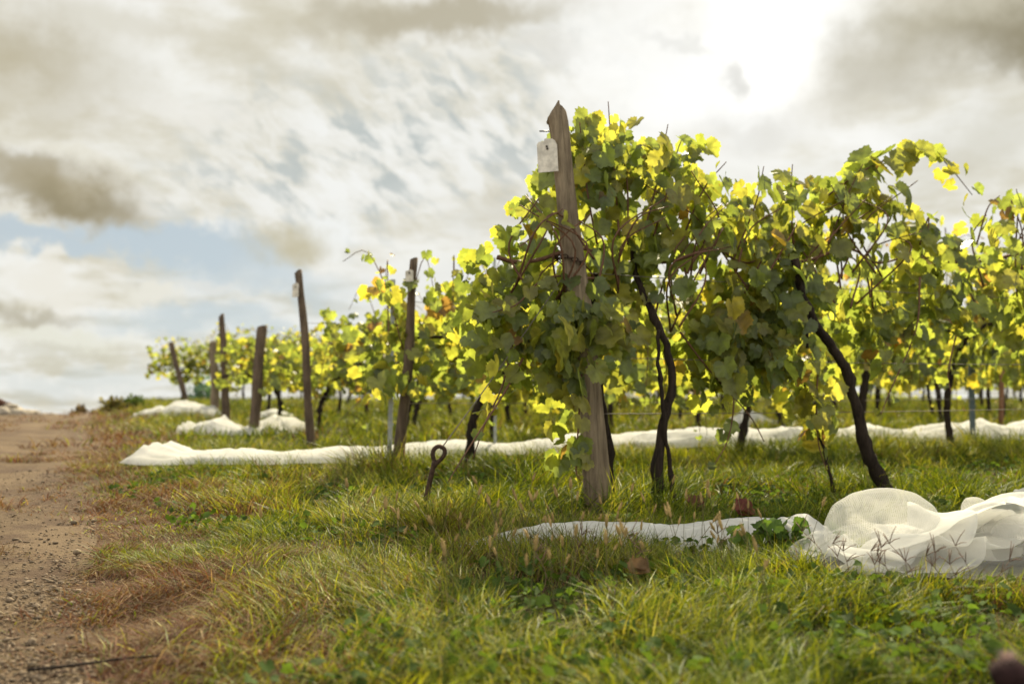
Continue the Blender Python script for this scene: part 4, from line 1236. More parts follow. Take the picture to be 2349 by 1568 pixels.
13, 19, 20, 19, 17, 16, 16, 7, -19, -18, -18, -17, -12, -2, 3, -3, -6, 1, 7, 8, 2, 8, 4, -13, -18, -17, -14, -13, -13, 1, 13, 18, 18, 18, 18, 14, 0, -15,
-19, -16, -17, -18, -14, -4, 12, 21, 21, 20, 19, 17, 12, 7, -21, -21, -19, -15, -9, 0, 3, -4, -5, 3, 7, 4, 0, 9, 5, -11, -17, -18, -16, -12, -10, -2, 9,
12, 17, 18, 18, 17, 1, -15, -16, -16, -18, -17, -13, -4, 12, 22, 22, 21, 21, 15, 7,]
HEAP_ACROSS = [
-143, 4, -1, 2, 5, 3, 0, -3, -6, -7, -5, -6, -3, 0, 1, 2, 4, 5, 7, 9, 11, 7, 3, -1, -4, -5, -10, -10, -8, -1, 7, 14, 18, 15, 9, 4, -2, -8, -12, -10, -7,
-8, -9, -12, -2, 5, 4, 5, 5, 3, 1, -2, -7, -8, -9, -8, -3, -1, -1, 2, 6, 8, 8, 9, 11, 10, 4, -2, -7, -8, -9, -10, -10, 0, 9, 16, 16, 11, 9, 5, -1, -9,
-12, -10, -8, -7, -9, -12, -2, 5, 7, 8, 7, 4, 1, -2, -6, -9, -10, -9, -6, -2, -2, 2, 7, 9, 10, 8, 11, 12, 4, -4, -7, -9, -9, -11, -10, 1, 11, 16, 15, 9,
9, 5, -2, -9, -11, -11, -8, -8, -8, -9, -5, 7, 9, 11, 9, 5, 3, -2, -7, -9, -9, -8, -6, -6, -4, 2, 8, 10, 9, 9, 11, 11, 4, -4, -8, -8, -9, -12, -11, 1,
12, 15, 14, 10, 9, 7, -2, -9, -11, -10, -9, -8, -8, -7, -7, 12, 13, 12, 8, 7, 6, -1, -6, -10, -9, -8, -6, -6, -7, -1, 8, 10, 9, 9, 11, 11, 4, -4, -7, -8,
-11, -13, -11, 0, 11, 17, 16, 11, 7, 8, 1, -9, -12, -10, -9, -7, -8, -8, -4, 16, 15, 13, 10, 7, 8, 2, -6, -10, -9, -8, -7, -7, -8, -3, 5, 9, 9, 10, 12,
12, 3, -4, -6, -9, -13, -15, -12, -1, 12, 19, 18, 14, 7, 7, 1, -7, -11, -11, -9, -6, -9, -10, 0, 17, 17, 14, 11, 9, 8, 5, -4, -11, -10, -8, -8, -9, -9,
-4, 3, 7, 10, 12, 13, 11, 3, -4, -7, -12, -15, -15, -12, 0, 14, 19, 19, 16, 11, 6, 0, -8, -10, -11, -7, -8, -10, -12, 2, 19, 18, 14, 12, 10, 10, 5, -4,
-11, -10, -9, -11, -12, -11, -3, 3, 7, 11, 13, 13, 12, 4, -5, -9, -14, -17, -15, -12, 2, 15, 21, 19, 16, 14, 8, 0, -9, -10, -10, -9, -10, -11, -12, 3,
20, 19, 16, 12, 11, 10, 4, -4, -11, -12, -11, -11, -14, -13, -5, 5, 10, 11, 14, 14, 12, 4, -6, -12, -14, -17, -15, -12, 3, 16, 21, 20, 17, 14, 10, 1, -7,
-12, -10, -10, -12, -13, -13, 3, 21, 20, 16, 13, 11, 10, 5, -6, -12, -13, -11, -12, -13, -14, -7, 7, 11, 12, 13, 16, 13, 4, -8, -13, -15, -16, -16, -12,
4, 17, 20, 20, 17, 15, 10, 3, -7, -13, -12, -10, -12, -16, -16, 1, 23, 19, 17, 13, 12, 10, 6, -6, -12, -13, -12, -13, -15, -14, -5, 7, 11, 13, 15, 16,
14, 3, -8, -13, -16, -16, -15, -12, 4, 16, 19, 20, 17, 15, 10, 2, -9, -14, -13, -11, -12, -15, -19, 2, 23, 20, 17, 13, 11, 11, 6, -4, -12, -13, -13, -14,
-17, -14, -4, 8, 11, 14, 17, 18, 15, 3, -9, -13, -16, -17, -15, -11, 3, 14, 19, 19, 17, 13, 10, 1, -11, -15, -13, -11, -12, -16, -18, 4, 22, 20, 16, 13,
10, 11, 7, -4, -11, -14, -13, -14, -16, -14, -3, 9, 12, 14, 18, 21, 17, 3, -10, -16, -16, -17, -15, -11, 3, 13, 18, 18, 13, 11, 10, 1, -12, -15, -12, -12,
-13, -16, -17, 2, 23, 19, 15, 13, 10, 10, 7, -3, -11, -13, -13, -13, -16, -15, -1, 10, 14, 16, 18, 23, 18, 3, -12, -17, -17, -17, -16, -12, 2, 12, 18,
17, 12, 9, 8, 2, -12, -15, -13, -13, -13, -15, -17, 2, 21, 18, 15, 13, 12, 11, 7, -5, -10, -11, -11, -12, -17, -15, 0, 12, 16, 17, 20, 23, 18, 2, -13,
-19, -19, -19, -17, -13, 1, 13, 17, 15, 12, 10, 7, 1, -11, -16, -14, -13, -12, -14, -16, 0, 19, 17, 16, 14, 13, 13, 7, -5, -10, -9, -10, -11, -16, -14,
0, 14, 16, 19, 21, 23, 18, 1, -14, -21, -21, -21, -19, -14, 0, 13, 16, 14, 12, 9, 8, 2, -10, -16, -15, -12, -11, -14, -17, -2, 18, 17, 16, 16, 15, 15,
9, -3, -9, -10, -10, -11, -15, -14, 0, 14, 18, 20, 22, 22, 18, 0, -16, -22, -23, -22, -20, -16, -3, 12, 17, 14, 11, 9, 9, 3, -8, -15, -14, -12, -11, -13,
-17, -1, 16, 17, 18, 17, 16, 16, 12, 0, -8, -8, -10, -14, -15, -14, 0, 15, 18, 20, 23, 22, 15, -1, -18, -22, -24, -24, -20, -18, -3, 11, 17, 13, 11, 10,
11, 4, -8, -13, -13, -12, -12, -12, -17, -1, 16, 18, 18, 17, 17, 18, 15, 1, -6, -7, -10, -15, -17, -15, 0, 17, 19, 20, 22, 20, 14, -3, -18, -23, -25, -24,
-22, -18, -2, 11, 16, 13, 11, 12, 12, 5, -7, -13, -11, -11, -12, -14, -16, 1, 16, 18, 18, 18, 19, 21, 15, 2, -6, -8, -9, -14, -19, -16, 0, 17, 19, 21,
21, 20, 13, -3, -19, -25, -27, -26, -21, -17, -3, 11, 15, 14, 14, 13, 13, 6, -5, -11, -10, -12, -13, -15, -17, 2, 17, 19, 19, 18, 20, 24, 17, 2, -7, -9,
-12, -15, -19, -16, 1, 16, 20, 20, 21, 19, 14, -3, -20, -28, -29, -26, -22, -17, -4, 13, 17, 17, 14, 15, 14, 8, -4, -10, -12, -12, -13, -17, -18, 0, 21,
20, 20, 20, 22, 25, 19, 4, -8, -12, -15, -18, -21, -15, 0, 16, 20, 21, 21, 19, 13, -4, -22, -28, -28, -26, -22, -19, -2, 15, 20, 17, 16, 17, 17, 9, -5,
-12, -12, -13, -16, -17, -19, 4, 24, 22, 21, 21, 24, 25, 19, 4, -10, -14, -17, -20, -22, -17, 0, 16, 20, 21, 21, 19, 12, -4, -23, -29, -27, -24, -22, -18,
1, 18, 21, 18, 18, 18, 18, 9, -7, -13, -14, -15, -17, -19, -21, 7, 26, 24, 22, 22, 24, 25, 19, 1, -11, -16, -19, -22, -24, -17, -1, 17, 19, 21, 20, 20,
13, -5, -24, -28, -27, -23, -20, -15, 4, 19, 22, 19, 19, 19, 18, 8, -8, -15, -16, -16, -19, -21, -21, 12, 26, 24, 21, 22, 24, 25, 18, 0, -14, -18, -21,
-24, -25, -17, -1, 17, 19, 21, 21, 20, 14, -5, -22, -28, -25, -22, -19, -13, 6, 20, 20, 19, 18, 20, 19, 8, -9, -16, -17, -19, -20, -22, -23, 12, 26, 22,
21, 21, 24, 24, 16, -1, -15, -20, -21, -25, -26, -20, -2, 18, 21, 22, 22, 21, 14, -3, -20, -27, -24, -21, -18, -11, 6, 19, 20, 17, 18, 20, 19, 8, -9, -18,
-19, -21, -21, -23, -22, 11, 24, 21, 20, 21, 22, 25, 16, -3, -17, -22, -24, -25, -26, -21, -1, 19, 24, 24, 23, 22, 14, -2, -19, -26, -23, -21, -16, -11,
5, 17, 19, 17, 19, 20, 19, 8, -11, -19, -21, -21, -23, -23, -23, 8, 23, 20, 19, 19, 22, 25, 16, -4, -18, -24, -27, -26, -27, -19, 1, 21, 25, 26, 26, 23,
16, -2, -20, -25, -23, -20, -15, -12, 3, 15, 19, 18, 18, 19, 20, 8, -11, -20, -23, -23, -23, -23, -24, 6, 20, 19, 19, 20, 22, 24, 16, -5, -20, -25, -27,
-28, -28, -18, 2, 23, 28, 28, 28, 26, 18, -2, -21, -26, -22, -19, -15, -13, 0, 15, 19, 17, 18, 18, 19, 8, -11, -21, -22, -24, -24, -23, -25, 3, 19, 20,
19, 20, 22, 24, 15, -6, -21, -26, -28, -28, -28, -18, 3, 26, 29, 30, 30, 28, 18, -2, -22, -25, -22, -18, -14, -13, -2, 13, 18, 16, 16, 20, 19, 7, -11,
-20, -23, -24, -24, -24, -25, 1, 19, 20, 19, 20, 23, 25, 15, -7, -22, -26, -28, -28, -28, -19, 5, 27, 31, 31, 31, 28, 19, -3, -20, -25, -22, -17, -15,
-13, -3, 13, 16, 14, 16, 21, 20, 9, -12, -21, -24, -25, -24, -25, -24, -4, 20, 20, 20, 22, 25, 26, 16, -7, -23, -27, -27, -29, -29, -18, 5, 28, 32, 33,
31, 29, 18, -3, -20, -24, -22, -19, -15, -14, 0, 12, 15, 13, 16, 23, 23, 9, -13, -23, -25, -25, -25, -24, -25, -3, 21, 20, 21, 24, 27, 27, 16, -6, -23,
-28, -28, -29, -28, -19, 5, 28, 33, 34, 31, 29, 19, -3, -21, -25, -24, -20, -17, -14, -1, 14, 16, 14, 18, 25, 24, 10, -12, -24, -26, -26, -25, -25, -26,
1, 20, 20, 22, 25, 29, 27, 15, -6, -20, -28, -29, -29, -28, -19, 5, 28, 34, 33, 30, 27, 18, -2, -22, -25, -24, -20, -18, -16, -1, 15, 16, 17, 21, 25, 26,
11, -13, -24, -25, -26, -26, -26, -27, 3, 20, 20, 23, 26, 30, 27, 16, -6, -21, -27, -29, -29, -28, -19, 4, 28, 32, 32, 28, 25, 18, -3, -21, -24, -23, -20,
-18, -17, 0, 14, 17, 19, 23, 25, 27, 11, -12, -23, -24, -27, -27, -27, -27, 8, 20, 21, 24, 25, 29, 28, 17, -7, -23, -28, -30, -29, -28, -19, 4, 27, 31,
31, 28, 23, 16, -2, -20, -23, -22, -19, -20, -17, -1, 14, 19, 22, 24, 26, 26, 12, -12, -22, -24, -27, -28, -28, -28, 8, 21, 22, 23, 24, 28, 29, 17, -7,
-23, -29, -31, -30, -29, -19, 5, 26, 30, 30, 27, 23, 15, -2, -19, -23, -21, -19, -19, -19, -3, 15, 21, 24, 26, 27, 28, 12, -12, -23, -24, -27, -29, -29,
-28, 9, 21, 22, 23, 24, 27, 29, 18, -8, -24, -29, -31, -32, -30, -19, 6, 25, 29, 30, 27, 23, 15, -3, -20, -23, -21, -19, -18, -20, -4, 15, 24, 26, 28,
30, 28, 11, -11, -23, -26, -28, -30, -30, -30, 8, 21, 22, 24, 27, 27, 28, 18, -8, -26, -32, -33, -32, -31, -19, 6, 27, 30, 29, 25, 22, 13, -3, -18, -23,
-20, -18, -20, -20, -5, 15, 26, 28, 29, 31, 29, 12, -10, -24, -28, -30, -31, -31, -30, 6, 23, 24, 25, 27, 29, 26, 16, -8, -27, -33, -36, -34, -32, -20,
6, 28, 31, 27, 25, 21, 15, -3, -18, -21, -19, -18, -21, -20, -4, 16, 27, 28, 28, 31, 30, 14, -9, -24, -31, -33, -31, -33, -32, 9, 24, 24, 25, 28, 28, 26,
14, -9, -27, -36, -37, -36, -33, -20, 5, 28, 29, 28, 25, 22, 16, -1, -18, -20, -17, -19, -21, -20, -2, 18, 27, 27, 28, 31, 29, 14, -10, -25, -31, -34,
-32, -34, -33, 9, 22, 23, 25, 28, 28, 26, 14, -10, -30, -37, -38, -36, -33, -20, 5, 27, 29, 27, 25, 23, 18, -1, -17, -18, -18, -18, -21, -20, -2, 19, 27,
28, 29, 29, 27, 12, -10, -24, -31, -33, -35, -34, -33, 1, 22, 24, 26, 28, 27, 25, 14, -12, -31, -37, -38, -36, -32, -19, 6, 27, 29, 27, 24, 24, 18, 0,
-15, -18, -17, -18, -22, -21, -2, 20, 28, 28, 29, 28, 23, 10, -8, -23, -31, -35, -35, -35, -32, -2, 23, 25, 27, 27, 26, 24, 13, -12, -32, -37, -36, -35,
-31, -18, 6, 27, 30, 27, 26, 24, 19, 2, -14, -18, -18, -20, -23, -22, -1, 19, 27, 29, 30, 28, 19, 7, -6, -23, -32, -36, -35, -34, -31, 0, 23, 25, 27, 26,
25, 23, 13, -12, -32, -36, -35, -33, -31, -17, 7, 28, 29, 29, 27, 26, 20, 3, -14, -19, -19, -21, -24, -24, -3, 17, 26, 29, 31, 29, 20, 5, -10, -23, -32,
-36, -34, -32, -30, -1, 23, 25, 26, 26, 24, 23, 12, -13, -31, -34, -34, -32, -29, -16, 8, 29, 30, 29, 28, 26, 22, 3, -14, -20, -21, -23, -24, -26, -6,
17, 26, 29, 31, 29, 22, 5, -14, -25, -31, -35, -33, -30, -27, -4, 24, 24, 25, 27, 26, 23, 12, -13, -30, -34, -33, -30, -27, -15, 10, 30, 30, 29, 28, 27,
22, 3, -16, -22, -23, -24, -26, -27, -6, 16, 27, 28, 29, 30, 24, 5, -15, -26, -31, -34, -32, -28, -25, -4, 23, 23, 27, 28, 27, 25, 12, -12, -30, -33, -31,
-28, -26, -14, 10, 30, 30, 30, 27, 26, 21, 3, -17, -24, -24, -25, -28, -28, -6, 16, 25, 28, 28, 30, 26, 8, -16, -27, -31, -33, -31, -27, -23, -5, 21, 25,
28, 30, 29, 27, 13, -12, -30, -31, -29, -27, -24, -14, 9, 29, 31, 29, 26, 26, 20, 2, -19, -25, -26, -26, -30, -28, -7, 16, 25, 27, 29, 30, 27, 10, -15,
-28, -31, -31, -29, -26, -23, -6, 22, 26, 31, 32, 30, 28, 15, -12, -29, -31, -29, -24, -23, -14, 9, 30, 30, 27, 25, 24, 19, 0, -20, -26, -27, -28, -31,
-29, -6, 16, 25, 27, 30, 31, 28, 10, -15, -29, -30, -28, -27, -24, -22, -4, 22, 27, 33, 34, 31, 29, 16, -10, -28, -31, -28, -23, -22, -13, 9, 29, 29, 24,
23, 23, 17, -2, -20, -26, -28, -29, -32, -30, -6, 17, 26, 28, 30, 33, 28, 11, -16, -29, -29, -26, -25, -22, -19, -2, 23, 28, 33, 34, 33, 30, 17, -8, -26,
-30, -27, -24, -21, -14, 9, 27, 27, 23, 21, 22, 16, -3, -20, -27, -28, -31, -32, -30, -5, 17, 27, 29, 32, 33, 29, 10, -16, -29, -27, -25, -25, -21, -19,
-2, 26, 29, 33, 35, 34, 30, 18, -7, -26, -29, -27, -23, -23, -13, 8, 26, 25, 22, 20, 22, 16, -3, -22, -27, -29, -31, -33, -29, -6, 18, 29, 30, 33, 33,
29, 9, -17, -27, -26, -25, -25, -22, -19, -2, 29, 31, 34, 35, 35, 30, 17, -7, -24, -29, -27, -24, -22, -14, 7, 24, 24, 22, 20, 21, 17, -3, -22, -28, -30,
-31, -33, -29, -5, 19, 30, 31, 33, 34, 27, 7, -16, -27, -25, -26, -25, -21, -19, -1, 32, 34, 36, 35, 34, 31, 17, -8, -25, -29, -28, -24, -23, -14, 6, 23,
23, 21, 20, 22, 16, -2, -22, -28, -29, -31, -33, -28, -4, 19, 30, 33, 33, 33, 24, 5, -16, -25, -25, -26, -26, -23, -22, 3, 34, 35, 37, 35, 34, 30, 16,
-10, -25, -30, -27, -25, -23, -14, 6, 21, 22, 21, 21, 21, 17, -1, -21, -28, -29, -31, -32, -28, -4, 20, 31, 33, 33, 31, 20, 2, -14, -24, -25, -26, -26,
-25, -22, 5, 35, 36, 36, 35, 34, 28, 13, -12, -24, -28, -28, -25, -24, -14, 5, 21, 21, 21, 22, 23, 19, -1, -21, -27, -29, -31, -31, -28, -4, 20, 31, 33,
32, 28, 16, 0, -13, -23, -26, -25, -25, -22, -21, 6, 37, 36, 34, 35, 31, 26, 10, -11, -24, -27, -26, -25, -24, -15, 4, 21, 21, 22, 22, 24, 21, 0, -21,
-27, -28, -31, -32, -28, -4, 21, 30, 32, 31, 25, 11, -1, -11, -21, -26, -24, -24, -23, -20, 8, 36, 35, 34, 32, 29, 24, 10, -10, -24, -27, -26, -24, -22,
-16, 3, 21, 21, 23, 23, 25, 20, 0, -20, -26, -28, -31, -32, -27, -4, 19, 30, 30, 30, 23, 9, -3, -10, -20, -24, -24, -23, -22, -22, 7, 34, 34, 33, 31, 27,
23, 11, -11, -25, -27, -24, -22, -21, -17, 2, 19, 22, 24, 25, 26, 17, -1, -19, -24, -27, -30, -31, -28, -5, 19, 28, 29, 28, 22, 9, -3, -11, -20, -24, -23,
-23, -21, -22, 5, 32, 32, 32, 32, 28, 23, 10, -11, -26, -26, -23, -22, -21, -18, -1, 18, 23, 25, 26, 26, 15, -2, -15, -21, -26, -30, -31, -28, -6, 17,
26, 29, 27, 21, 10, -1, -13, -22, -23, -23, -22, -22, -21, 3, 31, 32, 32, 32, 28, 22, 11, -12, -25, -25, -23, -22, -23, -18, -1, 18, 22, 24, 27, 25, 15,
-2, -13, -18, -25, -30, -31, -29, -7, 15, 25, 28, 26, 21, 12, -1, -14, -23, -22, -21, -21, -22, -22, 3, 31, 33, 32, 31, 26, 22, 11, -11, -24, -25, -22,
-22, -23, -18, -1, 17, 22, 23, 25, 26, 17, -2, -14, -18, -24, -30, -32, -29, -7, 14, 24, 28, 25, 21, 12, 2, -15, -23, -22, -18, -20, -21, -21, 4, 32, 32,
32, 29, 25, 22, 12, -11, -23, -23, -21, -22, -24, -18, 0, 17, 21, 23, 24, 24, 17, -1, -16, -20, -24, -29, -31, -28, -9, 15, 25, 26, 25, 20, 15, 4, -13,
-23, -21, -18, -17, -20, -20, 5, 32, 32, 30, 28, 24, 21, 13, -9, -22, -21, -21, -22, -24, -17, 1, 16, 20, 23, 23, 23, 17, -1, -17, -21, -25, -29, -31,
-29, -8, 15, 25, 26, 24, 21, 16, 6, -11, -20, -20, -17, -17, -18, -19, 5, 31, 32, 30, 27, 22, 21, 13, -8, -20, -20, -19, -22, -22, -16, 1, 14, 18, 21,
23, 24, 17, -2, -16, -22, -27, -30, -31, -29, -8, 16, 25, 27, 24, 22, 16, 6, -9, -17, -19, -17, -16, -17, -19, 4, 32, 31, 30, 25, 20, 21, 15, -7, -20,
-18, -18, -20, -21, -15, 0, 14, 17, 18, 22, 23, 17, -2, -16, -24, -28, -31, -31, -27, -6, 17, 27, 27, 24, 22, 16, 5, -7, -16, -17, -17, -15, -18, -20,
5, 32, 32, 28, 22, 19, 23, 15, -6, -20, -19, -17, -17, -20, -15, 0, 12, 14, 17, 23, 23, 17, -2, -17, -24, -28, -31, -30, -26, -5, 18, 28, 28, 25, 22, 17,
6, -10, -15, -15, -16, -16, -18, -21, 9, 31, 30, 27, 20, 20, 21, 14, -7, -19, -20, -16, -15, -17, -14, -2, 8, 12, 18, 23, 24, 18, -2, -18, -24, -28, -29,
-29, -25, -3, 18, 29, 28, 26, 23, 18, 6, -11, -16, -14, -15, -16, -20, -21, 12, 29, 29, 26, 20, 17, 18, 13, -8, -19, -21, -15, -14, -16, -11, -1, 5, 10,
17, 22, 25, 18, -1, -18, -25, -27, -27, -27, -23, -2, 20, 29, 29, 26, 23, 19, 5, -12, -16, -14, -15, -17, -19, -22, 13, 29, 27, 25, 19, 12, 15, 11, -7,
-20, -20, -16, -14, -12, -7, 0, 3, 5, 16, 21, 24, 20, 0, -18, -26, -28, -26, -24, -19, 0, 21, 30, 30, 26, 22, 17, 5, -11, -15, -15, -15, -18, -20, -22,
14, 27, 26, 23, 18, 8, 9, 10, -5, -19, -22, -17, -12, -6, -2, 0, 0, 2, 13, 22, 24, 19, 1, -18, -27, -29, -27, -24, -15, 6, 22, 31, 29, 25, 22, 16, 5, -10,
-15, -14, -16, -18, -21, -25,]
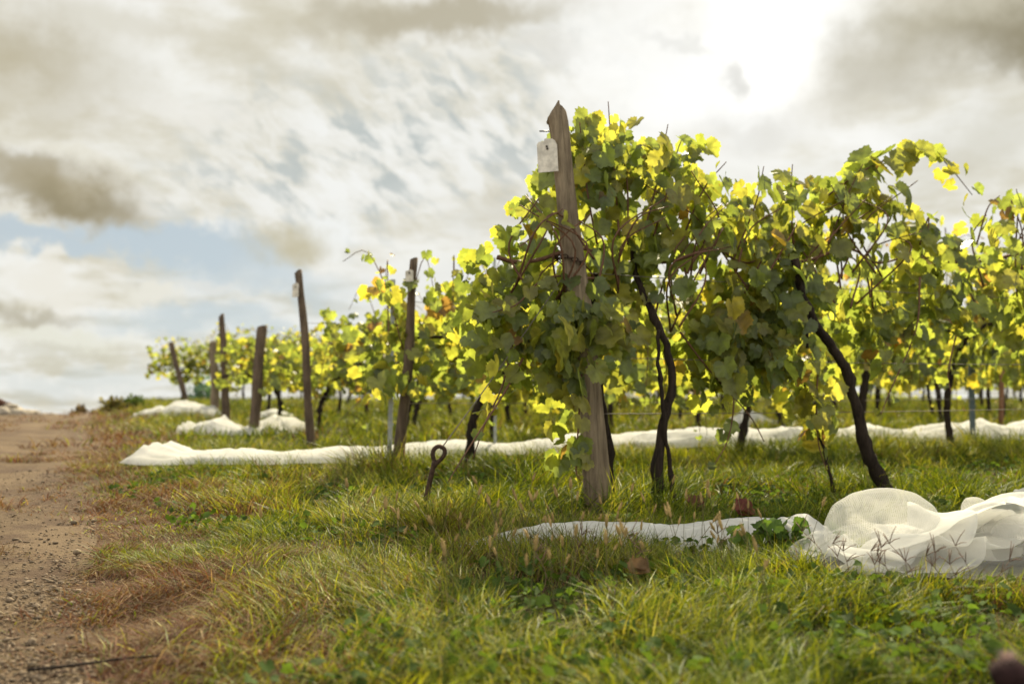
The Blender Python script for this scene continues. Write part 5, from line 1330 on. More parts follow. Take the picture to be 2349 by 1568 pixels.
HEAP_HEIGHT = [
8, 2, 8, 8, 0, -4, -2, 2, 6, 10, 5, -3, -7, -8, -10, -7, -1, 0, -1, -1, 0, 1, 0, 0, 0, 1, 3, 5, 8, 6, 6, 8, 8, 9, 9, 1, -5, -2, 4, 2, -3, -4, 1, 3, 3,
6, 8, 6, 0, -3, -4, -1, 6, 11, 7, 1, -6, -9, -10, -7, 0, 1, -2, -3, -1, -1, -2, -1, 2, 4, 6, 9, 9, 8, 7, 6, 7, 9, 6, -2, -7, -6, 0, 3, 2, -2, -3, -1, 6,
6, 8, 6, 0, -3, -5, -2, 5, 9, 7, 2, -4, -9, -9, -8, 0, 1, 0, -3, -2, -3, -2, 1, 5, 7, 11, 11, 8, 7, 6, 4, 4, 7, 2, -4, -9, -8, -2, 2, 4, 2, -1, -3, 5,
6, 7, 5, 1, -4, -6, -3, 3, 7, 6, 1, -4, -6, -9, -7, -1, 2, 2, -1, -2, -2, 1, 3, 5, 11, 15, 11, 7, 6, 2, 1, 2, 2, -3, -8, -10, -8, -2, 3, 4, 3, 1, 1, 5,
5, 6, 3, -2, -6, -7, -4, 1, 6, 5, 0, -3, -4, -6, -4, 1, 4, 2, -1, -2, -1, 3, 6, 9, 15, 14, 8, 4, 2, 0, -2, 0, -3, -8, -10, -9, -6, 1, 4, 4, 3, 3, 3, 5,
5, 3, -1, -5, -7, -6, -4, 0, 3, 4, 0, -4, -3, -3, 1, 5, 7, 5, -1, -5, -2, 4, 9, 14, 14, 10, 5, 0, -3, -3, -1, -2, -5, -11, -11, -9, -1, 4, 5, 5, 6, 3,
1, 0, 4, 2, -3, -5, -6, -4, -2, -3, -1, 1, -1, -2, -2, -1, 4, 9, 9, 7, 0, -5, -3, 4, 12, 14, 10, 6, 0, -3, -6, -4, -1, -2, -6, -9, -12, -7, 1, 8, 8, 7,
6, 2, 0, -7, 4, 2, -2, -5, -2, 1, -2, -5, -4, -1, -2, -1, 0, 1, 5, 11, 11, 6, -1, -6, -2, 7, 11, 11, 5, 1, -3, -5, -7, -3, -1, 0, -5, -7, -8, -3, 5, 10,
9, 7, 4, 0, -1, -7, 2, 3, 0, -5, -1, 4, 1, -4, -3, -1, -1, -2, -1, 3, 7, 10, 9, 5, -1, -6, -3, 5, 10, 8, 3, -2, -6, -5, -6, -3, 2, 2, -2, -5, -3, 1, 9,
11, 9, 4, 1, -1, -3, -7, 2, 3, 0, -4, 0, 3, 3, 1, 0, 3, 1, -2, -2, 2, 6, 8, 6, 3, -1, -6, -6, 3, 8, 6, 2, -3, -7, -6, -2, 1, 5, 6, 1, -3, -2, 3, 10, 11,
7, 0, -2, -2, -3, -3, 1, 2, 0, -1, -1, 0, 3, 6, 8, 7, 1, -3, -3, 2, 6, 6, 4, 1, -4, -9, -6, 2, 6, 5, -1, -5, -8, -2, 3, 7, 11, 7, 0, -2, -1, 4, 9, 9, 6,
-1, -5, -5, -4, 0, 1, 1, 0, 0, -1, 0, 5, 11, 12, 7, 0, -4, -3, 3, 5, 4, 1, -4, -6, -7, -7, 2, 7, 3, -4, -5, -6, -1, 7, 13, 13, 7, -1, -2, 1, 4, 8, 7, 4,
-2, -7, -5, -5, 1, 0, 2, -1, -1, 2, 2, 7, 13, 13, 5, 0, -4, -4, 1, 6, 3, -2, -7, -6, -6, -4, 2, 6, 4, -3, -6, -4, 0, 9, 14, 12, 5, -1, -1, 0, 4, 5, 6,
4, -3, -6, -5, -5, -1, 1, 3, -1, -2, 0, 5, 9, 12, 11, 5, 0, -4, -3, 1, 6, 5, -1, -7, -7, -5, -3, 2, 6, 5, 0, -5, -4, 0, 10, 14, 7, 2, -3, -6, -1, 3, 4,
6, 5, 0, -2, -5, -5, -2, 3, 4, 0, -3, -2, 5, 8, 9, 8, 5, 1, -1, -2, 2, 6, 6, 2, -4, -6, -7, -3, 4, 8, 6, 1, -2, -4, 0, 9, 9, 3, -2, -7, -8, -3, 2, 4, 6,
5, 3, 2, -1, -3, 0, 5, 4, -2, -4, -2, 3, 6, 6, 6, 4, 3, 3, 0, 2, 6, 7, 6, -1, -5, -5, -1, 6, 9, 5, 1, -3, -4, -1, 5, 5, -2, -6, -10, -9, -2, 3, 5, 5, 5,
5, 7, 2, -3, 0, 7, 2, -4, -4, 0, 0, 4, 5, 4, 1, 3, 5, 5, 4, 7, 9, 7, 0, -1, -1, 3, 7, 7, 3, -2, -4, -6, -4, 1, 0, -3, -8, -11, -9, -2, 5, 8, 7, 4, 5, 8,
6, -2, 0, 8, -1, -4, -1, -1, 0, 2, 4, 3, 1, 0, 4, 7, 7, 10, 11, 4, 0, 1, 5, 8, 5, 1, 2, -2, -7, -6, -6, -4, -1, -3, -9, -11, -6, -1, 6, 10, 9, 6, 5, 6,
7, -1, 1, 6, -2, -2, 0, -2, 0, 2, 5, 3, 0, -2, 3, 6, 9, 11, 9, 3, 0, 2, 8, 11, 4, -3, 2, -4, -9, -7, -7, -5, 1, -3, -9, -8, -3, 3, 7, 10, 8, 7, 5, 4, 5,
1, 2, 5, -3, 0, 0, -2, -1, 3, 6, 4, 0, -2, 0, 4, 8, 10, 6, 4, 2, 2, 6, 9, 5, -1, -1, -6, -9, -6, -8, -2, 2, -2, -7, -4, 1, 6, 11, 10, 6, 4, 2, 1, 5, 1,
3, 4, -4, -2, 0, -1, 1, 5, 6, 4, 1, -1, -1, 2, 8, 8, 3, 1, 1, 1, 4, 7, 5, 1, -4, -8, -6, -3, -4, 2, 4, -2, -3, 0, 4, 9, 11, 9, 4, 1, -3, -2, 4, 3, 4, 2,
-5, -3, -1, 1, 4, 7, 6, 3, 0, 0, 2, 2, 6, 5, -1, -3, -2, -1, 2, 5, 6, 1, -4, -7, -3, 0, 1, 7, 6, 2, 1, 2, 5, 8, 10, 7, 3, -2, -7, -4, 2, 4, 6, -2, -4,
-3, 0, 5, 8, 9, 6, 1, -1, -1, 2, 2, 1, -1, -4, -6, -5, -2, 1, 4, 6, 2, -2, -5, 1, 3, 6, 10, 7, 4, 3, 3, 5, 7, 9, 6, 1, -6, -9, -5, 3, 4, 6, -3, -4, -2,
3, 8, 10, 9, 5, 0, -3, -3, -1, 0, 1, -5, -8, -9, -7, -2, 1, 5, 6, 4, 1, -1, 3, 7, 11, 11, 6, 3, 2, 2, 5, 7, 8, 4, -3, -7, -9, -5, 4, 5, 8, -4, -2, -1,
3, 9, 9, 7, 1, -2, -4, -4, -1, 1, 1, -5, -10, -12, -4, -2, 0, 4, 8, 6, 3, 2, 7, 10, 11, 11, 6, 1, -1, 1, 3, 6, 5, 1, -5, -8, -7, -3, 6, 9, 6, -2, -1, -1,
1, 7, 7, 4, -3, -6, -4, -3, 2, 5, 3, -6, -11, -10, -3, -1, 1, 7, 7, 3, 4, 6, 8, 9, 13, 12, 3, -4, -5, 2, 5, 3, 1, -2, -6, -7, -5, 0, 9, 15, 8, -3, -2,
-3, -3, 3, 6, 3, -6, -7, -5, -1, 5, 7, 5, -3, -9, -7, -3, 0, 3, 8, 5, 2, 3, 5, 6, 10, 16, 10, -1, -7, -6, 1, 5, 2, 1, -3, -6, -7, -4, 3, 12, 16, 5, -5,
-6, -6, -4, 0, 5, 1, -6, -8, -3, 1, 5, 8, 7, 2, -5, -6, -3, 1, 5, 7, 5, 1, 0, 2, 6, 12, 16, 6, -5, -9, -6, 1, 4, 3, 4, 0, -7, -9, -3, 8, 13, 16, -6, -6,
-7, -6, -1, 0, 2, 0, -6, -7, -3, 1, 6, 9, 8, 4, -1, -5, -2, 2, 4, 6, 5, -1, -2, 2, 8, 13, 14, 3, -8, -10, -7, 0, 6, 6, 5, 2, -8, -9, 1, 12, 15, 13, -13,
-5, -6, -2, 2, 1, 0, -2, -7, -5, -2, 3, 8, 8, 7, 4, 0, -3, -2, 2, 3, 6, 5, -2, -2, 2, 9, 16, 13, 1, -10, -10, -8, -1, 6, 8, 6, 1, -7, -6, 7, 14, 12, 10,
-13, -4, -4, 0, 3, 4, 1, -3, -7, -4, 0, 5, 9, 7, 4, 3, 0, -3, 0, 2, 3, 4, 3, 1, -3, 3, 11, 17, 15, 0, -11, -9, -10, -4, 5, 9, 8, 0, -8, -2, 11, 15, 11,
4, -11, -2, -2, 1, 2, 6, 3, -2, -6, -2, 2, 6, 8, 6, 1, -1, 0, -1, 0, 2, 4, 1, 0, 2, 0, 4, 11, 17, 17, 4, -10, -11, -11, -7, 4, 10, 8, -1, -7, 1, 13, 16,
8, 0, 0, -4, 0, 1, 0, 5, 5, -2, -3, 1, 6, 7, 6, 4, -1, -5, -3, -2, -1, 3, 3, 0, -3, 2, 4, 5, 11, 17, 18, 7, -8, -12, -13, -6, 5, 8, 5, -1, -4, 3, 13, 16,
6, -4, 4, -6, -1, 1, 2, 6, 5, -1, -2, 4, 6, 5, 4, 4, -4, -7, -5, -3, -2, 0, 2, -2, -2, 1, 7, 8, 13, 18, 18, 7, -6, -13, -14, -3, 6, 4, -1, -2, 0, 7, 13,
16, 8, -4, 1, -4, -3, 2, 7, 7, 3, -3, -1, 5, 5, 3, 3, 3, -4, -9, -7, -4, -3, 0, 1, -1, -3, 3, 8, 10, 16, 18, 16, 7, -6, -14, -11, 0, 3, -2, -4, -3, 3,
10, 14, 14, 12, 2, 0, -2, -4, 2, 10, 8, 0, -6, -2, 5, 6, 2, 4, 4, -3, -9, -7, -4, -3, 1, 1, -2, -1, 6, 10, 11, 13, 14, 15, 6, -7, -12, -8, -1, -1, -7,
-6, -2, 5, 13, 14, 13, 13, 10, -2, 0, -2, 0, 9, 8, -3, -8, -3, 5, 8, 5, 5, 4, -1, -7, -5, -2, 0, 0, 0, -3, -1, 8, 11, 9, 11, 13, 11, 2, -7, -8, -7, -2,
-6, -9, -7, -1, 7, 14, 17, 13, 10, 9, -1, 1, -1, -2, 6, 6, -4, -7, -3, 6, 8, 8, 7, 5, 0, -3, -2, 0, 0, 0, -1, -4, -2, 7, 10, 10, 12, 12, 7, -3, -10, -7,
-4, -4, -7, -10, -9, 1, 10, 16, 18, 16, 6, 4, 3, -1, -1, -3, 3, 6, -2, -7, -2, 5, 7, 8, 8, 6, 3, 2, 0, 1, 1, 2, -1, -6, -4, 4, 10, 10, 11, 8, 3, -7, -12,
-7, -4, -5, -6, -7, -8, 4, 13, 15, 19, 18, 8, 1, 5, -3, -2, -4, -1, 6, 1, -6, -1, 5, 5, 7, 8, 5, 4, 5, 5, 4, 5, 4, -2, -7, -7, 0, 6, 10, 8, 4, 0, -9, -11,
-7, -6, -5, -3, -4, -4, 7, 12, 15, 18, 20, 11, 3, 3, -2, -3, -5, -3, 4, 2, -3, 1, 5, 5, 5, 4, 3, 4, 8, 9, 8, 8, 5, -2, -10, -9, -4, 3, 8, 6, 1, -2, -9,
-10, -5, -4, -2, -2, -4, 0, 9, 11, 12, 19, 19, 11, 4, -5, -2, -4, -3, 0, 2, 1, 1, 6, 5, 3, 2, 2, 0, 4, 9, 12, 11, 9, 5, -3, -9, -9, -6, -2, 5, 4, -1, -3,
-8, -6, -3, -2, 3, -1, -7, 1, 10, 12, 13, 18, 15, 5, 0, -8, -2, -1, 0, 0, 2, 1, 2, 7, 6, 2, 1, 1, 0, 1, 8, 11, 12, 9, 5, -4, -9, -7, -3, -2, 1, 1, -1,
-4, -6, -3, 0, 1, 4, 0, -10, -2, 12, 17, 14, 14, 9, -1, -3, -4, 0, 2, 0, 0, 2, 0, 0, 7, 7, 3, 2, 0, -2, -2, 4, 11, 10, 8, 5, -3, -9, -6, 3, 3, 0, -2, -2,
-3, -5, -2, 2, 6, 4, -2, -13, -5, 16, 19, 13, 10, 3, -4, -6, 0, 1, 1, 1, 2, 1, -3, 1, 9, 8, 5, 0, -3, -5, -5, 2, 9, 10, 8, 4, -1, -7, -3, 6, 7, 1, -2,
-2, -2, -3, -1, 5, 7, 2, -6, -15, -7, 15, 20, 14, 7, 1, -8, -10, 0, 1, 1, 3, 3, -2, -3, 4, 11, 10, 4, -1, -5, -7, -6, -2, 6, 9, 7, 5, -1, -4, 1, 8, 7,
1, -2, -2, 0, 1, 2, 5, 3, 1, -6, -14, -9, 12, 20, 14, 7, 0, -10, -12, 0, 2, 4, 4, 0, -5, -1, 7, 11, 11, 3, -2, -6, -7, -6, -3, 5, 7, 3, 2, 1, -1, 4, 8,
6, 1, -1, -3, 1, 6, 4, 1, 3, 1, -4, -13, -8, 9, 19, 15, 6, -1, -10, -12, 0, 5, 6, 3, -3, -6, 0, 8, 10, 9, 3, -2, -6, -5, -4, -2, 5, 5, 2, 0, 0, 0, 4, 8,
4, 2, 1, -2, 1, 6, 3, 2, 4, -1, -4, -10, -6, 9, 16, 15, 6, 0, -8, -10, 2, 11, 6, -2, -4, -5, -1, 6, 7, 6, 2, -1, -4, -1, 1, 2, 4, 2, 0, 0, -1, 1, 4, 6,
3, 3, 1, -2, 1, 7, 2, 3, 2, -2, -5, -6, -1, 9, 13, 13, 6, -2, -6, -7, 5, 12, 6, -2, -6, -6, -2, 3, 6, 4, 1, -3, -2, 1, 7, 7, 4, 2, -2, -3, -1, 2, 5, 5,
3, 2, 0, -2, 1, 7, 2, 2, 3, -3, -4, -4, 1, 7, 9, 12, 6, -4, -7, -5, 0, 12, 5, -3, -7, -5, -3, 2, 6, 7, 1, -3, -2, 3, 9, 7, 4, 1, 0, -4, -1, 4, 5, 3, 3,
0, -1, -2, 2, 8, 2, 2, 2, -3, -3, -2, 2, 5, 5, 9, 7, -5, -7, -1, -4, 12, 2, -5, -5, -3, -2, 2, 7, 7, 3, -1, -1, 3, 8, 6, 1, 0, 2, 0, 0, 5, 4, 1, 1, -1,
-2, 0, 5, 9, 2, 0, 0, -2, -2, 0, 4, 4, 1, 6, 5, -3, -5, 3, -3, 10, 1, -5, -3, -1, 0, 1, 6, 7, 3, 0, 0, 1, 7, 6, 1, 0, 2, 1, 2, 6, 4, 1, -2, -3, -2, 1,
8, 11, 4, -2, -3, -3, 0, 3, 5, 3, 0, 2, 2, -3, -1, 3, 2, 7, -2, -5, 0, 1, 1, 1, 7, 6, 1, -1, -1, 0, 5, 5, 3, 3, 0, -1, 2, 6, 7, 1, -2, -3, -3, 2, 10, 13,
7, -2, -7, -5, 1, 7, 6, 0, 0, -1, -4, -5, 1, 5, 3, 3, -4, -3, 0, 3, 5, 5, 7, 4, -1, -5, -5, -1, 4, 4, 3, 1, -2, -3, 2, 10, 10, 3, -2, -4, -2, 3, 12, 14,
8, -2, -6, -6, 2, 10, 6, -3, -1, -4, -8, -5, 2, 6, 1, 3, -1, -3, 0, 3, 8, 10, 6, 1, -3, -8, -9, -5, 2, 3, 2, -1, -3, -3, 4, 12, 12, 6, -2, -4, -2, 5, 13,
15, 8, -1, -6, -5, 3, 13, 6, -7, -3, -3, -8, -5, 1, 5, 5, 3, 0, 0, 1, 4, 8, 11, 4, -4, -8, -8, -11, -7, 0, 3, 0, -1, 0, -1, 4, 10, 11, 6, 0, -3, -1, 6,
14, 15, 8, -1, -6, -4, 5, 16, 6, -9, -5, -1, -8, -4, 1, 2, 2, 2, 2, 2, 1, 3, 10, 12, 0, -9, -9, -8, -10, -7, 0, 3, -1, -2, 1, 1, 5, 11, 9, 4, 0, -1, 0,
6, 12, 15, 7, -3, -5, 0, 10, 16, 5, -10, -5, -1, -7, -1, 2, 1, -4, 4, 4, 3, 0, 4, 11, 11, -2, -10, -9, -9, -9, -5, 2, 3, -1, -2, 0, 1, 7, 14, 10, 2, -1,
-2, -1, 3, 12, 14, 5, -5, -2, 5, 13, 15, 4, -8, -5, -4, -6, 0, 5, 3, -2, 1, 3, 4, 2, 5, 11, 9, -1, -9, -9, -10, -8, -2, 5, 5, 1, 0, 0, 1, 8, 14, 9, 1,
-2, -3, -2, 0, 8, 13, 4, -4, 2, 8, 13, 14, 5, -8, -5, -6, -9, 0, 4, 3, 0, -3, 0, 2, 3, 6, 10, 9, 0, -8, -8, -7, -3, 2, 7, 9, 4, 2, -1, 1, 8, 11, 5, 0,
-4, -5, -5, -1, 7, 12, 2, 0, 6, 8, 12, 14, 6, -7, -7, -7, -10, -4, 2, 1, -2, -3, -2, 0, 1, 4, 9, 10, 2, -6, -6, -4, 2, 7, 10, 10, 8, 2, -1, 1, 6, 8, 4,
-2, -5, -8, -8, -4, 7, 11, 3, 4, 8, 8, 10, 13, 7, -4, -8, -9, -11, -6, 1, 1, -4, 1, 0, -3, 0, 2, 6, 8, 4, -3, -5, -1, 6, 10, 10, 11, 10, 4, 0, 2, 5, 6,
3, -2, -7, -11, -9, -5, 5, 9, 4, 6, 8, 7, 8, 13, 10, -1, -8, -12, -12, -8, 1, 4, -3, 5, 0, -3, -1, 1, 4, 7, 5, -2, -5, 0, 7, 9, 10, 12, 11, 6, 3, 5, 6,
5, 3, -2, -9, -13, -11, -5, 3, 8, 3, 4, 6, 5, 8, 13, 11, 2, -7, -12, -11, -8, 0, 8, 0, 6, 1, -5, -1, 2, 5, 7, 4, -2, -6, -1, 4, 7, 11, 11, 10, 7, 5, 7,
10, 9, 4, -4, -10, -13, -12, -5, 1, 5, 3, 0, 2, 4, 8, 13, 12, 3, -5, -11, -9, -5, 0, 9, 1, 5, 2, -4, -2, 4, 8, 7, 4, -3, -7, -4, 0, 5, 11, 9, 7, 6, 5,
10, 13, 13, 6, -6, -9, -11, -10, -5, -3, 1, 0, -2, 2, 4, 8, 12, 10, 5, -3, -8, -7, -3, 1, 8, 4, 1, 2, -1, 0, 8, 8, 6, 3, -3, -7, -8, -4, 2, 11, 9, 4, 4,
5, 9, 15, 17, 6, -7, -8, -9, -7, -3, -3, -4, -3, 0, 1, 3, 7, 11, 8, 5, -1, -6, -5, -2, 3, 9, 3, 0, 1, 2, 6, 9, 7, 4, 3, -2, -8, -11, -8, -1, 10, 8, 2,
2, 5, 10, 16, 16, 7, -7, -10, -5, -4, -2, -3, -6, -2, 1, 0, 3, 6, 9, 8, 3, -1, -4, -2, 0, 5, 10, -2, 8, 3, 3, 7, 10, 6, 1, 2, -1, -7, -12, -12, -2, 11,
4, -3, -1, 6, 12, 15, 16, 7, -6, -8, -4, -4, -3, -4, -5, 0, 4, 2, 3, 5, 8, 8, 3, -2, -3, -1, 4, 6, 5, -4, 12, 9, 5, 6, 12, 7, -1, -3, -3, -3, -11, -13,
1, 12, 1, -9, -3, 5, 11, 15, 13, 5, -3, -6, -5, -5, -3, -1, -2, -2, 5, 5, 4, 7, 11, 9, 2, -2, -1, 0, 3, 1, -7, -1, 11, 10, 7, 9, 14, 9, -2, -6, -5, -3,
-10, -10, 6, 13, 0, -11, -7, 1, 10, 14, 10, 1, -4, -6, -5, -5, -1, 4, 2, -1, 3, 6, 8, 11, 13, 10, 1, -4, -2, 0, 0, -8, -16, 1, 10, 8, 7, 14, 16, 8, 0,
-7, -7, -3, -11, -7, 11, 16, -1, -13, -10, -5, 6, 15, 12, -2, -10, -7, -4, -3, 0, 5, 8, 5, 3, 7, 11, 11, 15, 11, 0, -6, -5, -3, -7, -15, -19,]


def heap_axis(steps):
    q_ = np.array(steps, float).reshape(72, 44)
    q_[:, 0] = np.cumsum(q_[:, 0])
    return np.cumsum(q_, 1) / 400.0


CL = np.stack([heap_axis(HEAP_ALONG), heap_axis(HEAP_ACROSS), heap_axis(HEAP_HEIGHT)], -1)
HEAP_L = float(CL[..., 0].max())


def cloth_heap(parent, p0, p1, wide, tall, name='heap', mat=None, flip=False):
    """lay the crumpled cloth along p0 -> p1; a fold of the same net"""
    c = CL[::-1] * np.array([-1, 1, 1]) + np.array([HEAP_L, 0, 0]) if flip else CL
    ax = (p1 - p0) * np.array([1, 1, 0])
    L = np.linalg.norm(ax)
    ax /= L
    pr_ = np.array([-ax[1], ax[0], 0])
    w_ = p0[None, None] + ax * (c[..., 0:1] / HEAP_L * L) + pr_ * c[..., 1:2] * wide
    Zt = terrain(w_[..., 0], w_[..., 1]) + c[..., 2] * tall * (0.5 + 0.5 * sstep(c[..., 0] / HEAP_L, 0.05, 0.3)) + 0.01
    w_[..., 2] = Zt
    nu_, nv_ = c.shape[:2]
    i = np.arange(nu_ - 1)[:, None] * nv_
    k = np.arange(nv_ - 1)[None]
    q = np.stack([i + k, i + k + 1, i + nv_ + k + 1, i + nv_ + k], -1).reshape(-1, 4)
    U = np.stack(np.meshgrid(np.linspace(0, 3.0, nu_), np.linspace(0, 1.7, nv_), indexing='ij'), -1).reshape(-1, 2)
    o0 = np.array(parent.location)
    me = mesh_np(name, w_.reshape(-1, 3) - o0, [q], mat or M_NET, smooth=True, uv=U)
    ob = link(name, me, parent)
    sm = ob.modifiers.new('smooth', 'SUBSURF')
    sm.levels = sm.render_levels = 1
    return ob


def pouch(parent, base_l, base_r, top_px, depth, thick, name='fold', puff=1.0, seed=0):
    """a hollow fold of the net standing up out of the heap"""
    a_, b_ = at(*base_l, depth), at(*base_r, depth)
    t_ = at(*top_px, depth)
    mid = (a_ + b_) / 2
    ax = b_ - a_
    W = np.linalg.norm(ax) / 2
    ax /= np.linalg.norm(ax)
    H = t_[2] - mid[2]
    sk = ((t_ - mid) @ ax) / H
    back = np.array([-ax[1], ax[0], 0])
    nu_, nv_ = 44, 26
    th = np.linspace(0, math.pi, nu_)
    ph = np.linspace(-math.pi / 2, math.pi / 2, nv_)
    TH, PH = np.meshgrid(th, ph, indexing='ij')
    e = 0.75
    cx = np.sign(np.cos(TH)) * np.abs(np.cos(TH)) ** e
    cz = np.abs(np.sin(TH)) ** e
    r_ = np.cos(PH)
    wr = 1 + 0.07 * (vnoise(TH * 1.6 + seed, PH * 0.9, 5) - 0.5) + 0.006 * np.sin(TH * 13 + PH * 5)
    X_ = cx * W * r_ * wr
    Z_ = cz * H * r_ * wr
    Y_ = np.sin(PH) * thick * puff * (0.6 + 0.8 * fbm(TH * 1.3, PH * 1.3, 9 + seed))
    w_ = mid + ax * (X_ + sk * Z_)[..., None] + back * Y_[..., None] + np.array([0, 0, 1]) * Z_[..., None]
    i = np.arange(nu_ - 1)[:, None] * nv_
    k = np.arange(nv_ - 1)[None]
    q = np.stack([i + k, i + k + 1, i + nv_ + k + 1, i + nv_ + k], -1).reshape(-1, 4)
    U = np.stack([X_, Z_ + Y_], -1).reshape(-1, 2)
    return link(name, mesh_np(name, w_.reshape(-1, 3) - np.array(parent.location), [q], M_LOOP, smooth=True, uv=U), parent)


M_LOOP = net_mat('bird_net_single', 0.34, True, 0.07)
h0, dh = ground(1840, 1300)
h1, _ = ground(2680, 1275)
cloth_heap(tail, h0, h1, 0.78, 0.86)


def veil(parent, line, width, height, seed, mat, nu_=130, nv_=40):
    """the topmost loose sheet of the heap: broad soft folds that spread like a fan"""
    P = smooth_path([ground(x, y)[0] for x, y in line], nu_)
    tan = np.gradient(P, axis=0)
    tan[:, 2] = 0
    tan /= np.linalg.norm(tan, axis=1)[:, None]
    per = np.stack([-tan[:, 1], tan[:, 0], np.zeros(nu_)], -1)
    u = np.linspace(0, 1, nu_)
    A, Vv = np.meshgrid(u * 2.0, np.linspace(-1, 1, nv_), indexing='ij')
    wv = np.interp(u, *zip(*width))[:, None]
    hv = np.interp(u, *zip(*height))[:, None]
    wob = 1 + 0.16 * (fbm(A * 2.2, Vv * 0.3, seed) - 0.5) + 0.05 * np.sin(A * 11 + Vv)
    prof = np.clip(1 - np.abs(Vv) ** 2.6, 0, 1) ** 0.6
    fold = 0.9 + 0.35 * (fbm(A * 1.5 + Vv * 0.6, Vv * 1.4 - A * 0.4, seed + 1) - 0.5)
    flow = (A * 3.1 - 1.7 * Vv + 1.3 * fbm(A * 1.4, Vv * 1.2, seed + 2)) * 3.0
    crease = 0.07 * np.abs(np.sin(flow)) ** 2.2 * sstep(fbm(A * 1.2, Vv * 1.1, seed + 3), 0.35, 0.6)
    pleat = 0.05 * np.abs(np.sin(flow * 2.3 + Vv * 4)) ** 3 * sstep(fbm(A * 1.7, Vv * 1.3, seed + 7), 0.45, 0.65)
    z = hv * prof * (fold + 1.6 * crease + 1.3 * pleat)
    X = P[:, None, 0] + per[:, None, 0] * wv * Vv * wob
    Y = P[:, None, 1] + per[:, None, 1] * wv * Vv * wob
    Z = terrain(X, Y) + 0.03 + z
    i = np.arange(nu_ - 1)[:, None] * nv_
    k = np.arange(nv_ - 1)[None]
    q = np.stack([i + k, i + k + 1, i + nv_ + k + 1, i + nv_ + k], -1).reshape(-1, 4)
    return link('fold', mesh_np('fold', np.stack([X, Y, Z], -1).reshape(-1, 3) - np.array(parent.location), [q], mat, smooth=True, uv=np.stack([A, Vv * wv], -1).reshape(-1, 2)), parent)


M_VEIL = net_mat('bird_net_veil', 0.22, False)
veil(tail, [(1845, 1312), (1960, 1308), (2120, 1305), (2300, 1300), (2480, 1290), (2700, 1280)], [(0, 0.12), (0.15, 0.27), (0.4, 0.34), (1, 0.36)], [(0, 0.04), (0.12, 0.10), (0.3, 0.125), (1, 0.125)], 4, M_VEIL)
pouch(tail, (1895, 1240), (2165, 1240), (2030, 1122), dh + 0.02, 0.13)
pouch(tail, (2205, 1215), (2285, 1220), (2245, 1140), dh + 0.2, 0.05, seed=2)
pouch(tail, (2280, 1230), (2440, 1230), (2360, 1178), dh + 0.1, 0.1, seed=3)
net_ribbon('bird_net', [(338, 1068), (420, 1074), (560, 1076), (720, 1072), (900, 1062), (1080, 1052), (1260, 1045), (1450, 1036), (1640, 1030), (1860, 1026), (2080, 1022), (2240, 1016), (2400, 1008)],
           'long white bird net stretched on the grass behind the nearest vines', 12, 0.27, [(0, 0.02), (0.03, 0.10), (0.09, 0.075), (0.3, 0.075), (1, 0.13)], M_NETD, 260, 16, 1, floor=0.055)
net_ribbon('bird_net', [(422, 993), (470, 994), (520, 996), (580, 996), (640, 994), (698, 990)],
           'short lumpy white bird net behind the thick stubby post', 15, 0.3, [(0, 0.1), (0.12, 0.06), (0.35, 0.18), (0.55, 0.06), (0.8, 0.17), (1, 0.06)], M_NETD, 110, 16, 1)
net_ribbon('bird_net', [(352, 956), (400, 958), (450, 958), (490, 955)],
           'farthest heap of white bird net below the farthest leaning post', 18, 0.45, [(0, 0.05), (0.4, 0.24), (0.75, 0.2), (1, 0.03)], M_NETD, 60, 16, 1)
net_ribbon('bird_net', [(1670, 976), (1720, 977), (1790, 975)],
           'small white bird net far behind the leaning bow-shaped trunk', 21, 0.3, [(0, 0.05), (0.5, 0.2), (1, 0.05)], M_NETD, 50, 14, 1)
net_ribbon('bird_net', [(585, 962), (620, 963), (660, 961)],
           'small white bird net far behind the tall post with the white plate', 24, 0.25, [(0, 0.05), (0.5, 0.14), (1, 0.05)], M_NETD, 40, 14, 1)

# net hung as a curtain on the far row
pc = B7 + RD * 8.5
nu, nv = 160, 14
Lc = 9.5
A, Hh = np.meshgrid(np.linspace(0, Lc, nu), np.linspace(0, 1, nv), indexing='ij')
wv = np.sin(A * 5 + 3 * fbm(A, Hh * 0.4, 4)) * 0.10 + np.sin(A * 13) * 0.03
X = pc[0] + RD[0] * A - RD[1] * (wv - 0.4)
Y = pc[1] + RD[1] * A + RD[0] * (wv + 0.4)
Z = terrain(X, Y) + 0.02 + Hh * (1.05 + 0.12 * np.sin(A * 1.3))
i = np.arange(nu - 1)[:, None] * nv
k = np.arange(nv - 1)[None]
q = np.stack([i + k, i + k + 1, i + nv + k + 1, i + nv + k], -1).reshape(-1, 4)
tag(link('net_curtain', mesh_np('net_curtain', np.stack([X, Y, Z], -1).reshape(-1, 3), [q], M_NETD, smooth=True, uv=np.stack([A, Hh], -1).reshape(-1, 2))),
    'pale net hung upright along the far row, seen under the leaves', 'bird net')

